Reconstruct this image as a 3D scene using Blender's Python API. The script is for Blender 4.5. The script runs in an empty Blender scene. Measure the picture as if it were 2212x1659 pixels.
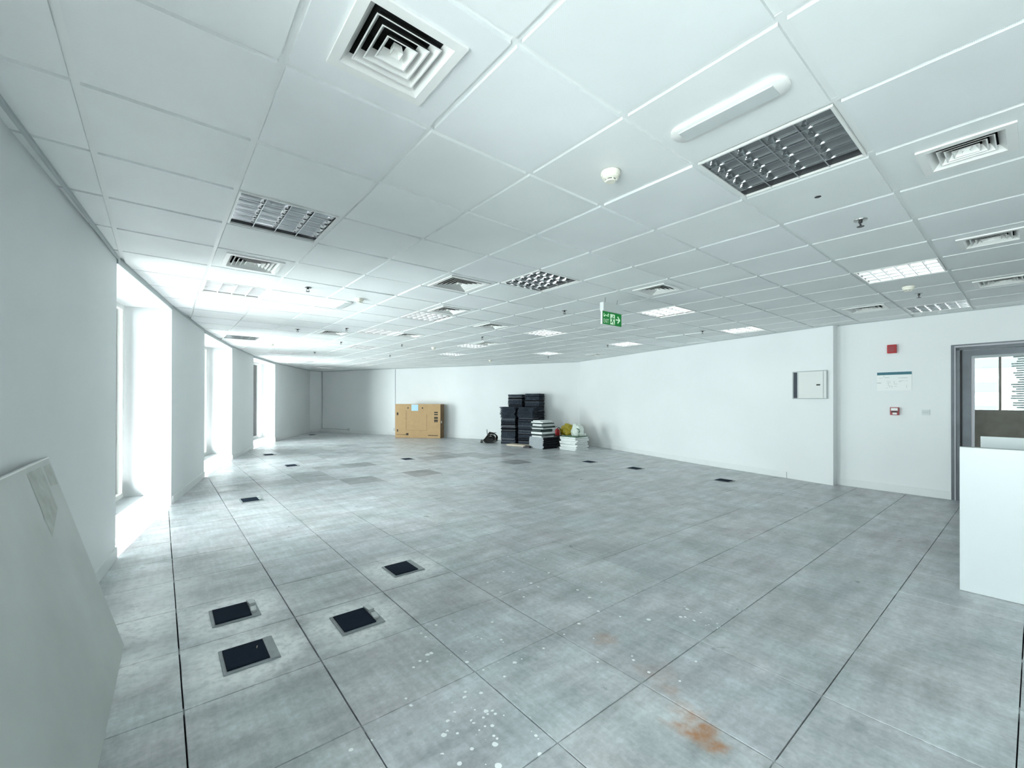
import bpy, bmesh, math, random
from mathutils import Vector, Matrix, noise
rnd = random.Random(7)
R = math.radians
scene = bpy.context.scene
col = scene.collection

# ------------------------------------------------------------------ camera, world, exposure
CEIL = 2.70
YAW, PITCH, ROLL = R(38.9339), R(0.1681), R(0.1101)
fw = Vector((math.sin(YAW)*math.cos(PITCH), math.cos(YAW)*math.cos(PITCH), math.sin(PITCH)))
rt = Vector((math.cos(YAW), -math.sin(YAW), 0.0)); up = rt.cross(fw)
rt2 = rt*math.cos(ROLL) + up*math.sin(ROLL); up2 = up*math.cos(ROLL) - rt*math.sin(ROLL)
cam_d = bpy.data.cameras.new('camera'); cam = bpy.data.objects.new('camera', cam_d); col.objects.link(cam)
m = Matrix((rt2, up2, -fw)).transposed().to_4x4(); m.translation = Vector((0, 0, 1.4216)); cam.matrix_world = m
cam_d.sensor_fit = 'HORIZONTAL'; cam_d.sensor_width = 36.0; cam_d.lens = 36.0*925.61/2212.0
cam_d.shift_x = (1106.0-1093.75)/2212.0; cam_d.shift_y = (861.85-829.5)/2212.0
cam_d.clip_start = 0.02; cam_d.clip_end = 300
scene.camera = cam

world = bpy.data.worlds.new('daylight'); scene.world = world; world.use_nodes = True
bg = world.node_tree.nodes['Background']
bg.inputs['Color'].default_value = (0.945, 0.985, 1.0, 1); bg.inputs['Strength'].default_value = 7.6
scene.view_settings.view_transform = 'Standard'; scene.view_settings.look = 'None'
scene.view_settings.gamma = 1.0; scene.view_settings.use_curve_mapping = False
scene.view_settings.exposure = 1.33
scene.cycles.max_bounces = 10; scene.cycles.diffuse_bounces = 8; scene.cycles.glossy_bounces = 3; scene.cycles.use_adaptive_sampling = True; scene.cycles.adaptive_threshold = 0.14; scene.cycles.adaptive_min_samples = 16
scene.cycles.transparent_max_bounces = 12; scene.cycles.caustics_reflective = False; scene.cycles.caustics_refractive = False
scene.cycles.sample_clamp_indirect = 6.0; scene.cycles.use_denoising = True
TUBE_POWER = 5.0

# ------------------------------------------------------------------ materials
MATS = {}
def mat(name, color, rough=0.5, metal=0.0, var=0.0, vscale=4.0, bump=0.0, bscale=60.0, spec=0.5, emit=None, estr=0.0):
    if name in MATS: return MATS[name]
    mt = bpy.data.materials.new(name); mt.use_nodes = True; nt = mt.node_tree; N = nt.nodes; L = nt.links
    b = N['Principled BSDF']; c = (*color, 1.0)
    b.inputs['Base Color'].default_value = c; b.inputs['Roughness'].default_value = rough
    b.inputs['Metallic'].default_value = metal; b.inputs['Specular IOR Level'].default_value = spec
    if emit:
        b.inputs['Emission Color'].default_value = (*emit, 1.0); b.inputs['Emission Strength'].default_value = estr
    if var > 0:
        g = N.new('ShaderNodeNewGeometry'); n = N.new('ShaderNodeTexNoise'); n.inputs['Scale'].default_value = vscale
        n.inputs['Detail'].default_value = 5.0; L.new(g.outputs['Position'], n.inputs['Vector'])
        mr = N.new('ShaderNodeMapRange'); mr.inputs['From Min'].default_value = 0.3; mr.inputs['From Max'].default_value = 0.7
        mr.inputs['To Min'].default_value = 1-var; mr.inputs['To Max'].default_value = 1+var*0.5
        L.new(n.outputs['Fac'], mr.inputs['Value'])
        mx = N.new('ShaderNodeMix'); mx.data_type = 'RGBA'; mx.blend_type = 'MULTIPLY'; mx.inputs['Factor'].default_value = 1.0
        mx.inputs[6].default_value = c; L.new(mr.outputs['Result'], mx.inputs[7]); L.new(mx.outputs[2], b.inputs['Base Color'])
    if bump > 0:
        g2 = N.new('ShaderNodeNewGeometry'); n2 = N.new('ShaderNodeTexNoise'); n2.inputs['Scale'].default_value = bscale; n2.inputs['Detail'].default_value = 3.0
        L.new(g2.outputs['Position'], n2.inputs['Vector'])
        bp = N.new('ShaderNodeBump'); bp.inputs['Strength'].default_value = bump; bp.inputs['Distance'].default_value = 0.01
        L.new(n2.outputs['Fac'], bp.inputs['Height']); L.new(bp.outputs['Normal'], b.inputs['Normal'])
    MATS[name] = mt; return mt

WALL = mat('wall_paint', (0.755, 0.775, 0.78), 0.55, var=0.03, vscale=0.9, bump=0.05, bscale=90)
TRIM = mat('trim_paint', (0.72, 0.74, 0.74), 0.4, var=0.04, vscale=3)
RUNNER = mat('runner_white', (0.78, 0.80, 0.79), 0.35)
TRIMGREY = mat('perimeter_grey', (0.42, 0.46, 0.47), 0.45)
DARK = mat('dark_void', (0.012, 0.013, 0.014), 0.8)
UNDER = mat('underfloor', (0.02, 0.021, 0.022), 0.9)
WHITEMETAL = mat('white_metal', (0.80, 0.81, 0.78), 0.35)
CREAM = mat('cream_plastic', (0.82, 0.80, 0.70), 0.4)
GREYPLASTIC = mat('grey_plastic', (0.35, 0.38, 0.39), 0.45)
LIGHTPLASTIC = mat('light_plastic', (0.55, 0.58, 0.58), 0.4)
MIRROR = mat('bright_aluminium', (0.66, 0.67, 0.68), 0.08, metal=1.0)
SATIN = mat('satin_aluminium', (0.80, 0.81, 0.82), 0.42, metal=0.7)
CHROME = mat('chrome', (0.45, 0.45, 0.45), 0.25, metal=1.0)
DARKMETAL = mat('dark_metal', (0.05, 0.05, 0.05), 0.4, metal=0.5)
HOUSING = mat('light_housing', (0.16, 0.165, 0.17), 0.35, metal=0.6)
TUBE_OFF = mat('tube_glass', (0.30, 0.31, 0.32), 0.25)
TUBE_ON = mat('tube_lit', (0.9, 0.9, 0.9), 0.3, emit=(1.0, 0.99, 0.95), estr=TUBE_POWER)
DOORGREY = mat('door_grey', (0.12, 0.135, 0.15), 0.35, metal=0.3, var=0.15, vscale=6)
DOORLIGHT = mat('door_edge_grey', (0.42, 0.42, 0.45), 0.4)
BLACK = mat('black_plastic', (0.01, 0.01, 0.011), 0.5)
CARPET = mat('navy_carpet', (0.017, 0.029, 0.050), 0.95, var=0.5, vscale=260, bump=0.8, bscale=420, spec=0.1)
BOXFRAME = mat('floor_box_grey', (0.30, 0.33, 0.34), 0.45, var=0.15, vscale=20)
RED = mat('red_plastic', (0.42, 0.008, 0.012), 0.4)
REDDARK = mat('dark_red', (0.30, 0.03, 0.04), 0.45)
TEAL = mat('teal_print', (0.02, 0.13, 0.17), 0.5)
PAPER = mat('paper_white', (0.80, 0.82, 0.80), 0.6)
INK = mat('grey_ink', (0.40, 0.43, 0.42), 0.6)
CARDBOARD = mat('cardboard', (0.50, 0.33, 0.17), 0.8, var=0.06, vscale=8)
CARDSIDE = mat('cardboard_side', (0.20, 0.12, 0.06), 0.85, var=0.08, vscale=8)
PRINT = mat('carton_print', (0.035, 0.03, 0.022), 0.8)
LABELBLUE = mat('label_blue', (0.45, 0.68, 0.82), 0.6)
GREEN = mat('exit_green', (0.0, 0.16, 0.022), 0.4, emit=(0.0, 0.30, 0.04), estr=0.12)
SIGNWHITE = mat('exit_white', (0.62, 0.80, 0.62), 0.4, emit=(0.7, 0.9, 0.7), estr=0.15)
COUNTER = mat('white_laminate', (0.56, 0.60, 0.61), 0.3, var=0.015, vscale=2)
BROWN = mat('brown_panel', (0.36, 0.29, 0.255), 0.6, var=0.15, vscale=9)
WBOARD = mat('leaning_panel_grey', (0.54, 0.57, 0.545), 0.5, var=0.10, vscale=2.2)
WBPATCH = mat('panel_patch', (0.46, 0.485, 0.45), 0.6, var=0.2, vscale=14)
CARPETTILE = mat('charcoal_carpet', (0.040, 0.050, 0.066), 0.9, var=0.45, vscale=22, spec=0.1)
CARPETDARK = mat('black_backing', (0.010, 0.011, 0.014), 0.9, spec=0.1)
TILEWHITE = mat('stack_white', (0.72, 0.75, 0.74), 0.5, var=0.06, vscale=9)
TILEGREY = mat('stack_grey', (0.33, 0.36, 0.38), 0.6, var=0.12, vscale=9)
STACKDARK = mat('stack_dark_green', (0.012, 0.028, 0.028), 0.6)
BEIGE = mat('beige_board', (0.58, 0.50, 0.40), 0.7, var=0.08, vscale=6)
YELLOWBAG = mat('yellow_plastic_bag', (0.42, 0.33, 0.015), 0.35, var=0.25, vscale=14)
WHITEBAG = mat('white_plastic_bag', (0.74, 0.80, 0.74), 0.35, var=0.08, vscale=10)
BAGGREEN = mat('bag_green_print', (0.04, 0.13, 0.07), 0.5)
HILLBLD = mat('far_building_white', (0.085, 0.092, 0.097), 0.7)
HILLGLASS = mat('far_building_glass', (0.045, 0.053, 0.058), 0.6)
BLINDS = mat('white_blind', (0.85, 0.86, 0.86), 0.6)

def glass_mat():
    mt = bpy.data.materials.new('window_glass'); mt.use_nodes = True; nt = mt.node_tree; N = nt.nodes; L = nt.links
    N.remove(N['Principled BSDF']); out = N['Material Output']
    t = N.new('ShaderNodeBsdfTransparent'); t.inputs['Color'].default_value = (0.93, 0.97, 0.96, 1)
    g = N.new('ShaderNodeBsdfGlossy'); g.inputs['Roughness'].default_value = 0.02
    f = N.new('ShaderNodeFresnel'); f.inputs['IOR'].default_value = 1.45
    x = N.new('ShaderNodeMixShader'); L.new(f.outputs[0], x.inputs[0]); L.new(t.outputs[0], x.inputs[1]); L.new(g.outputs[0], x.inputs[2]); L.new(x.outputs[0], out.inputs[0])
    return mt
GLASS = glass_mat()

def ceiling_mat(use_color):
    mt = bpy.data.materials.new('perforated_ceiling_tile' if use_color else 'ceiling_tile_far'); mt.use_nodes = True; nt = mt.node_tree; N = nt.nodes; L = nt.links
    b = N['Principled BSDF']; b.inputs['Roughness'].default_value = 0.5; b.inputs['Specular IOR Level'].default_value = 0.35
    g = N.new('ShaderNodeNewGeometry'); s = N.new('ShaderNodeSeparateXYZ'); L.new(g.outputs['Position'], s.inputs[0])
    def sn(o):
        a = N.new('ShaderNodeMath'); a.operation = 'MULTIPLY'; a.inputs[1].default_value = 2*math.pi/0.0045; L.new(o, a.inputs[0])
        c = N.new('ShaderNodeMath'); c.operation = 'SINE'; L.new(a.outputs[0], c.inputs[0]); return c.outputs[0]
    p = N.new('ShaderNodeMath'); p.operation = 'MULTIPLY'; L.new(sn(s.outputs[0]), p.inputs[0]); L.new(sn(s.outputs[1]), p.inputs[1])
    gt = N.new('ShaderNodeMath'); gt.operation = 'GREATER_THAN'; gt.inputs[1].default_value = 0.45; L.new(p.outputs[0], gt.inputs[0])
    n = N.new('ShaderNodeTexNoise'); n.inputs['Scale'].default_value = 1.6; n.inputs['Detail'].default_value = 4; L.new(g.outputs['Position'], n.inputs['Vector'])
    mr = N.new('ShaderNodeMapRange'); mr.inputs['From Min'].default_value = 0.3; mr.inputs['From Max'].default_value = 0.7; mr.inputs['To Min'].default_value = 0.95; mr.inputs['To Max'].default_value = 1.03
    L.new(n.outputs['Fac'], mr.inputs['Value'])
    h = N.new('ShaderNodeMath'); h.operation = 'MULTIPLY_ADD'; h.inputs[1].default_value = -0.14; L.new(gt.outputs[0], h.inputs[0]); L.new(mr.outputs[0], h.inputs[2])
    mx = N.new('ShaderNodeMix'); mx.data_type = 'RGBA'; mx.blend_type = 'MULTIPLY'; mx.inputs['Factor'].default_value = 1
    L.new(h.outputs[0], mx.inputs[7])
    if use_color:
        oi = N.new('ShaderNodeObjectInfo'); L.new(oi.outputs['Color'], mx.inputs[6])
    else:
        mx.inputs[6].default_value = (0.825, 0.85, 0.845, 1)
    L.new(mx.outputs[2], b.inputs['Base Color'])
    return mt
CEILTILE = ceiling_mat(True); CEILFAR = ceiling_mat(False)

# dusty plaster halos round the floor boxes, paint drips, rust: (x, y, inner radius, outer radius, strength)
DUST = [(0.39, 2.75, .20, .38, 1.0), (0.39, 3.35, .19, .38, .95), (0.99, 2.76, .19, .38, .95), (1.60, 3.36, .18, .40, .9), 
        (-0.12, 3.60, .12, .44, 1.0), (-0.12, 3.05, .06, .32, .9), (0.0, 4.15, .08, .42, .6), (1.9, 2.6, .0, .25, .25), (2.9, 2.2, .0, .3, .2)]
DRIPS = [(1.11, 1.50, .30, .90), (1.05, 1.28, .34, .80), (2.72, 1.42, .22, .42), (0.62, 1.66, .16, .40), (2.2, 1.5, .5, .12), (1.35, 2.0, .5, .16), (2.5, 2.6, .7, .10)]
RUST = [(1.80, 0.92, .03, .12, 1.0), (1.85, 0.985, .01, .10, .7), (1.90, 1.05, .01, .09, .5), (1.95, 1.12, .01, .09, .4), (2.03, 1.25, .01, .11, .35), (2.08, 1.62, .02, .09, .45)]
DARKSPOT = [(2.35, 0.62, .02, .07, .9), (2.36, 0.50, .01, .04, .7), (2.72, .95, .05, .25, .35), (1.32, 1.42, .05, .30, .40), (3.3, 1.05, .05, .4, .35), (2.02, 2.33, .01, .05, .8), (1.55, 1.76, .01, .06, .8), (3.1, 2.0, .1, .5, .2), (2.05, .55, .1, .5, .3)]
def floor_mat(mode):
    mt = bpy.data.materials.new({'obj': 'cement_floor_panel', 'mid': 'cement_floor_mid', 'attr': 'cement_floor_far'}[mode]); mt.use_nodes = True; nt = mt.node_tree; N = nt.nodes; L = nt.links
    b = N['Principled BSDF']
    g = N.new('ShaderNodeNewGeometry'); POS = g.outputs['Position']
    def math_(op, a, b_=None, c=None, clamp=False):
        q = N.new('ShaderNodeMath'); q.operation = op; q.use_clamp = clamp
        for i, v in enumerate((a, b_, c)):
            if v is None: continue
            if isinstance(v, (int, float)): q.inputs[i].default_value = v
            else: L.new(v, q.inputs[i])
        return q.outputs[0]
    def nz(scale, detail, vec=None, rough=0.6):
        q = N.new('ShaderNodeTexNoise'); q.inputs['Scale'].default_value = scale; q.inputs['Detail'].default_value = detail; q.inputs['Roughness'].default_value = rough
        L.new(vec if vec is not None else POS, q.inputs['Vector']); return q.outputs['Fac']
    def rng(v, a, b_, c, d):
        q = N.new('ShaderNodeMapRange'); q.inputs['From Min'].default_value = a; q.inputs['From Max'].default_value = b_; q.inputs['To Min'].default_value = c; q.inputs['To Max'].default_value = d
        L.new(v, q.inputs['Value']); return q.outputs[0]
    mp = N.new('ShaderNodeMapping'); mp.inputs['Scale'].default_value = (2.0, 9.0, 1); mp.inputs['Rotation'].default_value = (0, 0, R(-25)); L.new(POS, mp.inputs['Vector'])
    mp2 = N.new('ShaderNodeMapping'); mp2.inputs['Scale'].default_value = (26.0, 3.0, 1); mp2.inputs['Rotation'].default_value = (0, 0, R(38)); L.new(POS, mp2.inputs['Vector'])
    f = math_('MULTIPLY', rng(nz(2.6, 8, None, .68), .3, .7, .70, 1.26), rng(nz(1.0, 5, mp.outputs[0]), .3, .7, .80, 1.17))
    f = math_('MULTIPLY', f, rng(nz(1.0, 4, mp2.outputs[0]), .35, .75, .90, 1.12))
    f = math_('MULTIPLY', f, rng(nz(38, 5), .3, .7, .86, 1.12))
    tint = N.new('ShaderNodeMix'); tint.data_type = 'RGBA'; tint.inputs[6].default_value = (0.445, 0.482, 0.495, 1); tint.inputs[7].default_value = (0.475, 0.484, 0.50, 1); L.new(rng(nz(1.7, 3), .4, .6, 0, 1), tint.inputs['Factor'])
    if mode != 'attr':
        oi = N.new('ShaderNodeObjectInfo'); tone = oi.outputs['Color']
    else:
        at = N.new('ShaderNodeAttribute'); at.attribute_name = 'tone'; tone = at.outputs['Color']
    def mul(a, b_):
        q = N.new('ShaderNodeMix'); q.data_type = 'RGBA'; q.blend_type = 'MULTIPLY'; q.inputs['Factor'].default_value = 1; L.new(a, q.inputs[6]); L.new(b_, q.inputs[7]); return q.outputs[2]
    c = mul(mul(tint.outputs[2], f), tone)
    def lay(c, fac, colr):
        q = N.new('ShaderNodeMix'); q.data_type = 'RGBA'; L.new(fac, q.inputs['Factor']); L.new(c, q.inputs[6]); q.inputs[7].default_value = (*colr, 1); return q.outputs[2]
    if mode == 'obj':
        n1 = nz(7, 6); n2 = nz(24, 5)
        wob = math_('MULTIPLY_ADD', n1, 0.34, -0.17)
        def dist(x, y):
            q = N.new('ShaderNodeVectorMath'); q.operation = 'DISTANCE'; L.new(POS, q.inputs[0]); q.inputs[1].default_value = (x, y, 0); return q.outputs['Value']
        def blobs(lst):
            acc = None
            for x, y, r0, r1, s in lst:
                v = rng(math_('ADD', dist(x, y), wob), r0, r1, s, 0.0)
                acc = v if acc is None else math_('MAXIMUM', acc, v)
            return acc
        dm = math_('MULTIPLY', blobs(DUST), rng(n2, .36, .54, .5, 1.0), clamp=True)
        c = lay(c, math_('MULTIPLY', dm, .9), (0.90, 0.91, 0.90))
        c = lay(c, math_('MULTIPLY', blobs(DARKSPOT), rng(n2, .35, .6, .2, .8), clamp=True), (0.20, 0.235, 0.24))
        c = lay(c, math_('MULTIPLY', blobs(RUST), rng(n2, .3, .6, .45, .95), clamp=True), (0.36, 0.17, 0.07))
        vo = N.new('ShaderNodeTexVoronoi'); vo.inputs['Scale'].default_value = 36; L.new(POS, vo.inputs['Vector'])
        vs = N.new('ShaderNodeSeparateColor'); L.new(vo.outputs['Color'], vs.inputs[0])
        size = math_('MULTIPLY', math_('POWER', vs.outputs[0], 2.4), .52)
        spot = math_('LESS_THAN', math_('ADD', vo.outputs['Distance'], math_('MULTIPLY_ADD', n2, .3, -.15)), size)
        msk = None
        for x, y, r, s in DRIPS:
            v = rng(dist(x, y), r*.25, r, s, 0.0); msk = v if msk is None else math_('MAXIMUM', msk, v)
        keep = math_('LESS_THAN', vs.outputs[1], msk)
        c = lay(c, math_('MULTIPLY', spot, keep), (0.88, 0.90, 0.90))
    # fine pale scratches everywhere
    scr = rng(nz(1.0, 8, mp2.outputs[0], .75), .63, .70, 0, .35)
    c = lay(c, math_('MULTIPLY', scr, rng(nz(3, 3), .45, .6, 0, 1)), (0.70, 0.73, 0.74))
    L.new(c, b.inputs['Base Color'])
    L.new(rng(nz(5, 5), .3, .7, .27, .46), b.inputs['Roughness']); b.inputs['Specular IOR Level'].default_value = 0.7
    bp = N.new('ShaderNodeBump'); bp.inputs['Strength'].default_value = .06; bp.inputs['Distance'].default_value = .004; L.new(nz(70, 4), bp.inputs['Height']); L.new(bp.outputs['Normal'], b.inputs['Normal'])
    return mt
FLOORP = floor_mat('obj'); FLOORMID = floor_mat('mid'); FLOORFAR = floor_mat('attr')

# ------------------------------------------------------------------ mesh helpers
class MB:
    def __init__(s): s.v = []; s.f = []; s.mi = []
    def quad(s, *p, mi=0):
        k = len(s.v); s.v += [tuple(q) for q in p]; s.f.append(tuple(range(k, k+len(p)))); s.mi.append(mi); return s
    def box(s, x0, x1, y0, y1, z0, z1, mi=0, rot=0, c=None):
        P = [(x0, y0, z0), (x1, y0, z0), (x1, y1, z0), (x0, y1, z0), (x0, y0, z1), (x1, y0, z1), (x1, y1, z1), (x0, y1, z1)]
        if rot:
            cx, cy = c or ((x0+x1)/2, (y0+y1)/2); ca, sa = math.cos(rot), math.sin(rot)
            P = [(cx+(x-cx)*ca-(y-cy)*sa, cy+(x-cx)*sa+(y-cy)*ca, z) for x, y, z in P]
        return s.hexa(P, mi)
    def hexa(s, P, mi=0):
        k = len(s.v); s.v += P
        for f in ((0, 3, 2, 1), (4, 5, 6, 7), (0, 1, 5, 4), (1, 2, 6, 5), (2, 3, 7, 6), (3, 0, 4, 7)):
            s.f.append(tuple(k+i for i in f)); s.mi.append(mi)
        return s
    def prism(s, poly, z0, z1, mi=0):
        a = sum(poly[i][0]*poly[(i+1) % len(poly)][1]-poly[(i+1) % len(poly)][0]*poly[i][1] for i in range(len(poly)))
        if a < 0: poly = poly[::-1]
        k = len(s.v); n = len(poly)
        s.v += [(x, y, z0) for x, y in poly]+[(x, y, z1) for x, y in poly]
        s.f.append(tuple(k+i for i in reversed(range(n)))); s.mi.append(mi)
        s.f.append(tuple(k+n+i for i in range(n))); s.mi.append(mi)
        for i in range(n):
            j = (i+1) % n; s.f.append((k+i, k+j, k+n+j, k+n+i)); s.mi.append(mi)
        return s
    def wall(s, a, b, t, z0, z1, mi=0):      # thin box along plan segment a-b, thickness t to its right hand
        a = Vector(a); b = Vector(b); d = (b-a).normalized(); n = Vector((d.y, -d.x))*t
        return s.prism([tuple(a), tuple(b), tuple(b+n), tuple(a+n)], z0, z1, mi)
    def lathe(s, prof, seg=20, c=(0, 0, 0), mi=0):
        k = len(s.v)
        for r_, z in prof:
            for i in range(seg):
                t = 2*math.pi*i/seg; s.v.append((c[0]+r_*math.cos(t), c[1]+r_*math.sin(t), c[2]+z))
        for j in range(len(prof)-1):
            for i in range(seg):
                i2 = (i+1) % seg; s.f.append((k+j*seg+i, k+j*seg+i2, k+(j+1)*seg+i2, k+(j+1)*seg+i)); s.mi.append(mi)
        s.f.append(tuple(k+i for i in reversed(range(seg)))); s.mi.append(mi)
        s.f.append(tuple(k+(len(prof)-1)*seg+i for i in range(seg))); s.mi.append(mi)
        return s
    def tube(s, pts, r, seg=8, mi=0):
        pts = [Vector(p) for p in pts]; k = len(s.v); n = len(pts)
        for i, p in enumerate(pts):
            d = (pts[min(i+1, n-1)]-pts[max(i-1, 0)]).normalized()
            a = d.cross(Vector((0, 0, 1))); a = a.normalized() if a.length > 1e-3 else Vector((1, 0, 0)); b_ = d.cross(a)
            for q in range(seg):
                t = 2*math.pi*q/seg; s.v.append(tuple(p+a*(r*math.cos(t))+b_*(r*math.sin(t))))
        for i in range(n-1):
            for q in range(seg):
                q2 = (q+1) % seg; s.f.append((k+i*seg+q, k+i*seg+q2, k+(i+1)*seg+q2, k+(i+1)*seg+q)); s.mi.append(mi)
        s.f.append(tuple(k+q for q in range(seg))); s.mi.append(mi); s.f.append(tuple(k+(n-1)*seg+q for q in reversed(range(seg)))); s.mi.append(mi)
        return s
    def frus(s, h0, z0, h1, z1, mi=0):         # square frustum side faces (two sided sheet)
        A = [(-h0, -h0, z0), (h0, -h0, z0), (h0, h0, z0), (-h0, h0, z0)]; B = [(-h1, -h1, z1), (h1, -h1, z1), (h1, h1, z1), (-h1, h1, z1)]
        for i in range(4):
            j = (i+1) % 4; s.quad(A[i], A[j], B[j], B[i], mi=mi)
        return s
    def mesh(s, name, mats):
        me = bpy.data.meshes.new(name); me.from_pydata([tuple(v) for v in s.v], [], s.f)
        mats = mats if isinstance(mats, (list, tuple)) else [mats]
        for q in mats: me.materials.append(q)
        if len(mats) > 1: me.polygons.foreach_set('material_index', s.mi)
        me.update(); return me
    def build(s, name, mats, parent=None, smooth=False, bevel=0):
        me = s.mesh(name, mats)
        if bevel:
            bm = bmesh.new(); bm.from_mesh(me); bmesh.ops.remove_doubles(bm, verts=bm.verts, dist=1e-5)
            bmesh.ops.bevel(bm, geom=bm.edges[:]+bm.verts[:], offset=bevel, segments=2, profile=0.6, affect='EDGES'); bm.to_mesh(me); bm.free()
        if smooth:
            me.polygons.foreach_set('use_smooth', [True]*len(me.polygons)); me.set_sharp_from_angle(angle=R(40))
        return link(name, me, parent)
def link(name, data, parent=None):
    o = bpy.data.objects.new(name, data); col.objects.link(o)
    if parent is not None: o.parent = parent
    return o
def empty(name, loc=(0, 0, 0), rz=0.0):
    o = bpy.data.objects.new(name, None); o.empty_display_size = .1; col.objects.link(o); o.location = loc; o.rotation_euler = (0, 0, rz); return o
def tag(o, label, cat, group=None, kind=None):
    o['label'] = label; o['category'] = cat
    if group: o['group'] = group
    if kind: o['kind'] = kind
    return o
def struct(o, label, cat): return tag(o, label, cat, kind='structure')
def copy_tree(o, parent=None):
    c = o.copy(); col.objects.link(c); c.parent = parent
    for ch in list(o.children): copy_tree(ch, c)
    return c
def clip(poly, x0, x1, y0, y1):
    for ax, lim, sg in ((0, x0, 1), (0, x1, -1), (1, y0, 1), (1, y1, -1)):
        out = []
        for i in range(len(poly)):
            p, q = poly[i-1], poly[i]; a = (p[ax]-lim)*sg; b = (q[ax]-lim)*sg
            if (a >= 0) != (b >= 0):
                t = a/(a-b); out.append((p[0]+(q[0]-p[0])*t, p[1]+(q[1]-p[1])*t))
            if b >= 0: out.append(q)
        poly = out
        if len(poly) < 3: return []
    res = []
    for p in poly:
        if not res or math.hypot(p[0]-res[-1][0], p[1]-res[-1][1]) > 1e-4: res.append(p)
    if len(res) > 1 and math.hypot(res[0][0]-res[-1][0], res[0][1]-res[-1][1]) < 1e-4: res.pop()
    return res if len(res) >= 3 else []
def area(p): return abs(sum(p[i-1][0]*p[i][1]-p[i][0]*p[i-1][1] for i in range(len(p))))/2
def catmull(P, n=6):
    out = []
    for i in range(len(P)-1):
        p0 = P[max(i-1, 0)]; p1 = P[i]; p2 = P[i+1]; p3 = P[min(i+2, len(P)-1)]
        for k in range(n):
            t = k/n
            out.append(tuple(.5*((2*p1[a])+(p2[a]-p0[a])*t+(2*p0[a]-5*p1[a]+4*p2[a]-p3[a])*t*t+(3*p1[a]-p0[a]-3*p2[a]+p3[a])*t**3) for a in (0, 1)))
    return out+[P[-1]]
CAM2 = Vector((0, 0)); FW2 = Vector((math.sin(YAW), math.cos(YAW)))
def seen(x, y):      # inside the camera's horizontal field (with a margin)
    v = Vector((x, y)); z = v.dot(FW2); s = v.dot(Vector((rt.x, rt.y)))
    return z > 0.15 and abs(s) < z*1.25+.5

# ------------------------------------------------------------------ room outline
LEFT = [(-.30, -5.5), (-.45, -4.4), (-.62, -2.6), (-.71, -.55), (-.695, 1.15), (-.306, 5.17), (.12, 7.38), (.63, 9.60), (1.33, 12.03), (2.10, 14.25), (3.07, 16.45), (5.10, 20.0)]
CORNER = (5.60, 20.12); FARC = (10.74, 9.45)
RIGHT = catmull([(8.80, 2.15), (8.97, 2.89), (9.17, 3.77), (9.42, 4.86), (9.85, 6.33), (10.35, 8.05), FARC], 5)
R2A, R2B = (8.95, 2.12), (8.83, .10)
R2END = (8.80, -5.5)
ROOM = LEFT[:5]+[(-.565, 3.0)]+LEFT[5:]+[CORNER]+RIGHT[::-1]+[R2A, R2B, R2END]

# ------------------------------------------------------------------ floor
big = [(-2.5, -6.5), (13, -6.5), (13, 22), (-2.5, 22)]
fl = MB().prism(ROOM, -.12, -.045).build('floor', UNDER); struct(fl, 'raised access floor of worn grey cement panels across the whole room', 'floor')
FX, FY, FT = .0881, 2.4515, .6
panel_me = {}
DARKP = {(4, 8): .72, (6, 8): .66, (5, 11): .72, (4, 11): .85, (9, 11): .66, (8, 11): .76, (10, 11): .76, (10, 8): .68, (12, 8): .84, (10, 10): .75, (9, 12): .8, (7, 14): .84, (12, 7): .9, (11, 10): .8, (13, 8): .85,
         (3, 9): .88, (3, 10): .84, (2, 7): .92, (4, 13): .85, (6, 15): .84, (8, 16): .82, (7, 18): .82, (9, 18): .85, (10, 14): .85, (2, 9): .9, (1, 9): .9, (5, 14): .86, (5, 7): 1.06, (7, 9): 1.07, (7, 11): 1.08, (6, 10): 1.06}
def panel_tone(i, j):
    if (i, j) in DARKP: t = 1-(1-DARKP[(i, j)])*1.6
    else: t = 1+rnd.uniform(-.05, .05)*(1 if j < 6 else 1.6)
    if i >= 5 and j < 6: t *= .93
    return t
cells = []
for i in range(-3, 20):
    for j in range(-15, 31):
        x0 = FX+i*FT; y0 = FY+j*FT; gx = .0030; gy = .0022
        rect = (x0+gx+rnd.uniform(-.0007, .0007), x0+FT-gx+rnd.uniform(-.0007, .0007), y0+gy+rnd.uniform(-.0005, .0007), y0+FT-gy+rnd.uniform(-.0007, .0005))
        p = clip(ROOM, *rect)
        if not p or area(p) < .004: continue
        cx = sum(q[0] for q in p)/len(p); cy = sum(q[1] for q in p)/len(p)
        v = seen(cx, cy); cells.append((0 if v else 1, math.hypot(cx, cy), i, j, p, cx, cy))
cells.sort(key=lambda c: (c[0], c[1]))
rest = MB(); rest_t = []
def chamfer_panel(mb, p, cx, cy, zt, c=.0012):
    if sum(p[k-1][0]*p[k][1]-p[k][0]*p[k-1][1] for k in range(len(p))) < 0: p = p[::-1]
    n = len(p); k = len(mb.v)
    mb.v += [(x-cx, y-cy, zt-.030) for x, y in p]+[(x-cx, y-cy, zt-c) for x, y in p]
    def ins(q):
        d = math.hypot(q[0]-cx, q[1]-cy) or 1; s = (d-c*1.4)/d; return (cx+(q[0]-cx)*s, cy+(q[1]-cy)*s)
    mb.v += [(ins(q)[0]-cx, ins(q)[1]-cy, zt) for q in p]
    for r_ in (0, 1):
        for a in range(n):
            b = (a+1) % n; mb.f.append((k+r_*n+a, k+r_*n+b, k+(r_+1)*n+b, k+(r_+1)*n+a)); mb.mi.append(0)
    mb.f.append(tuple(k+2*n+a for a in range(n))); mb.mi.append(0)
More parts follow.
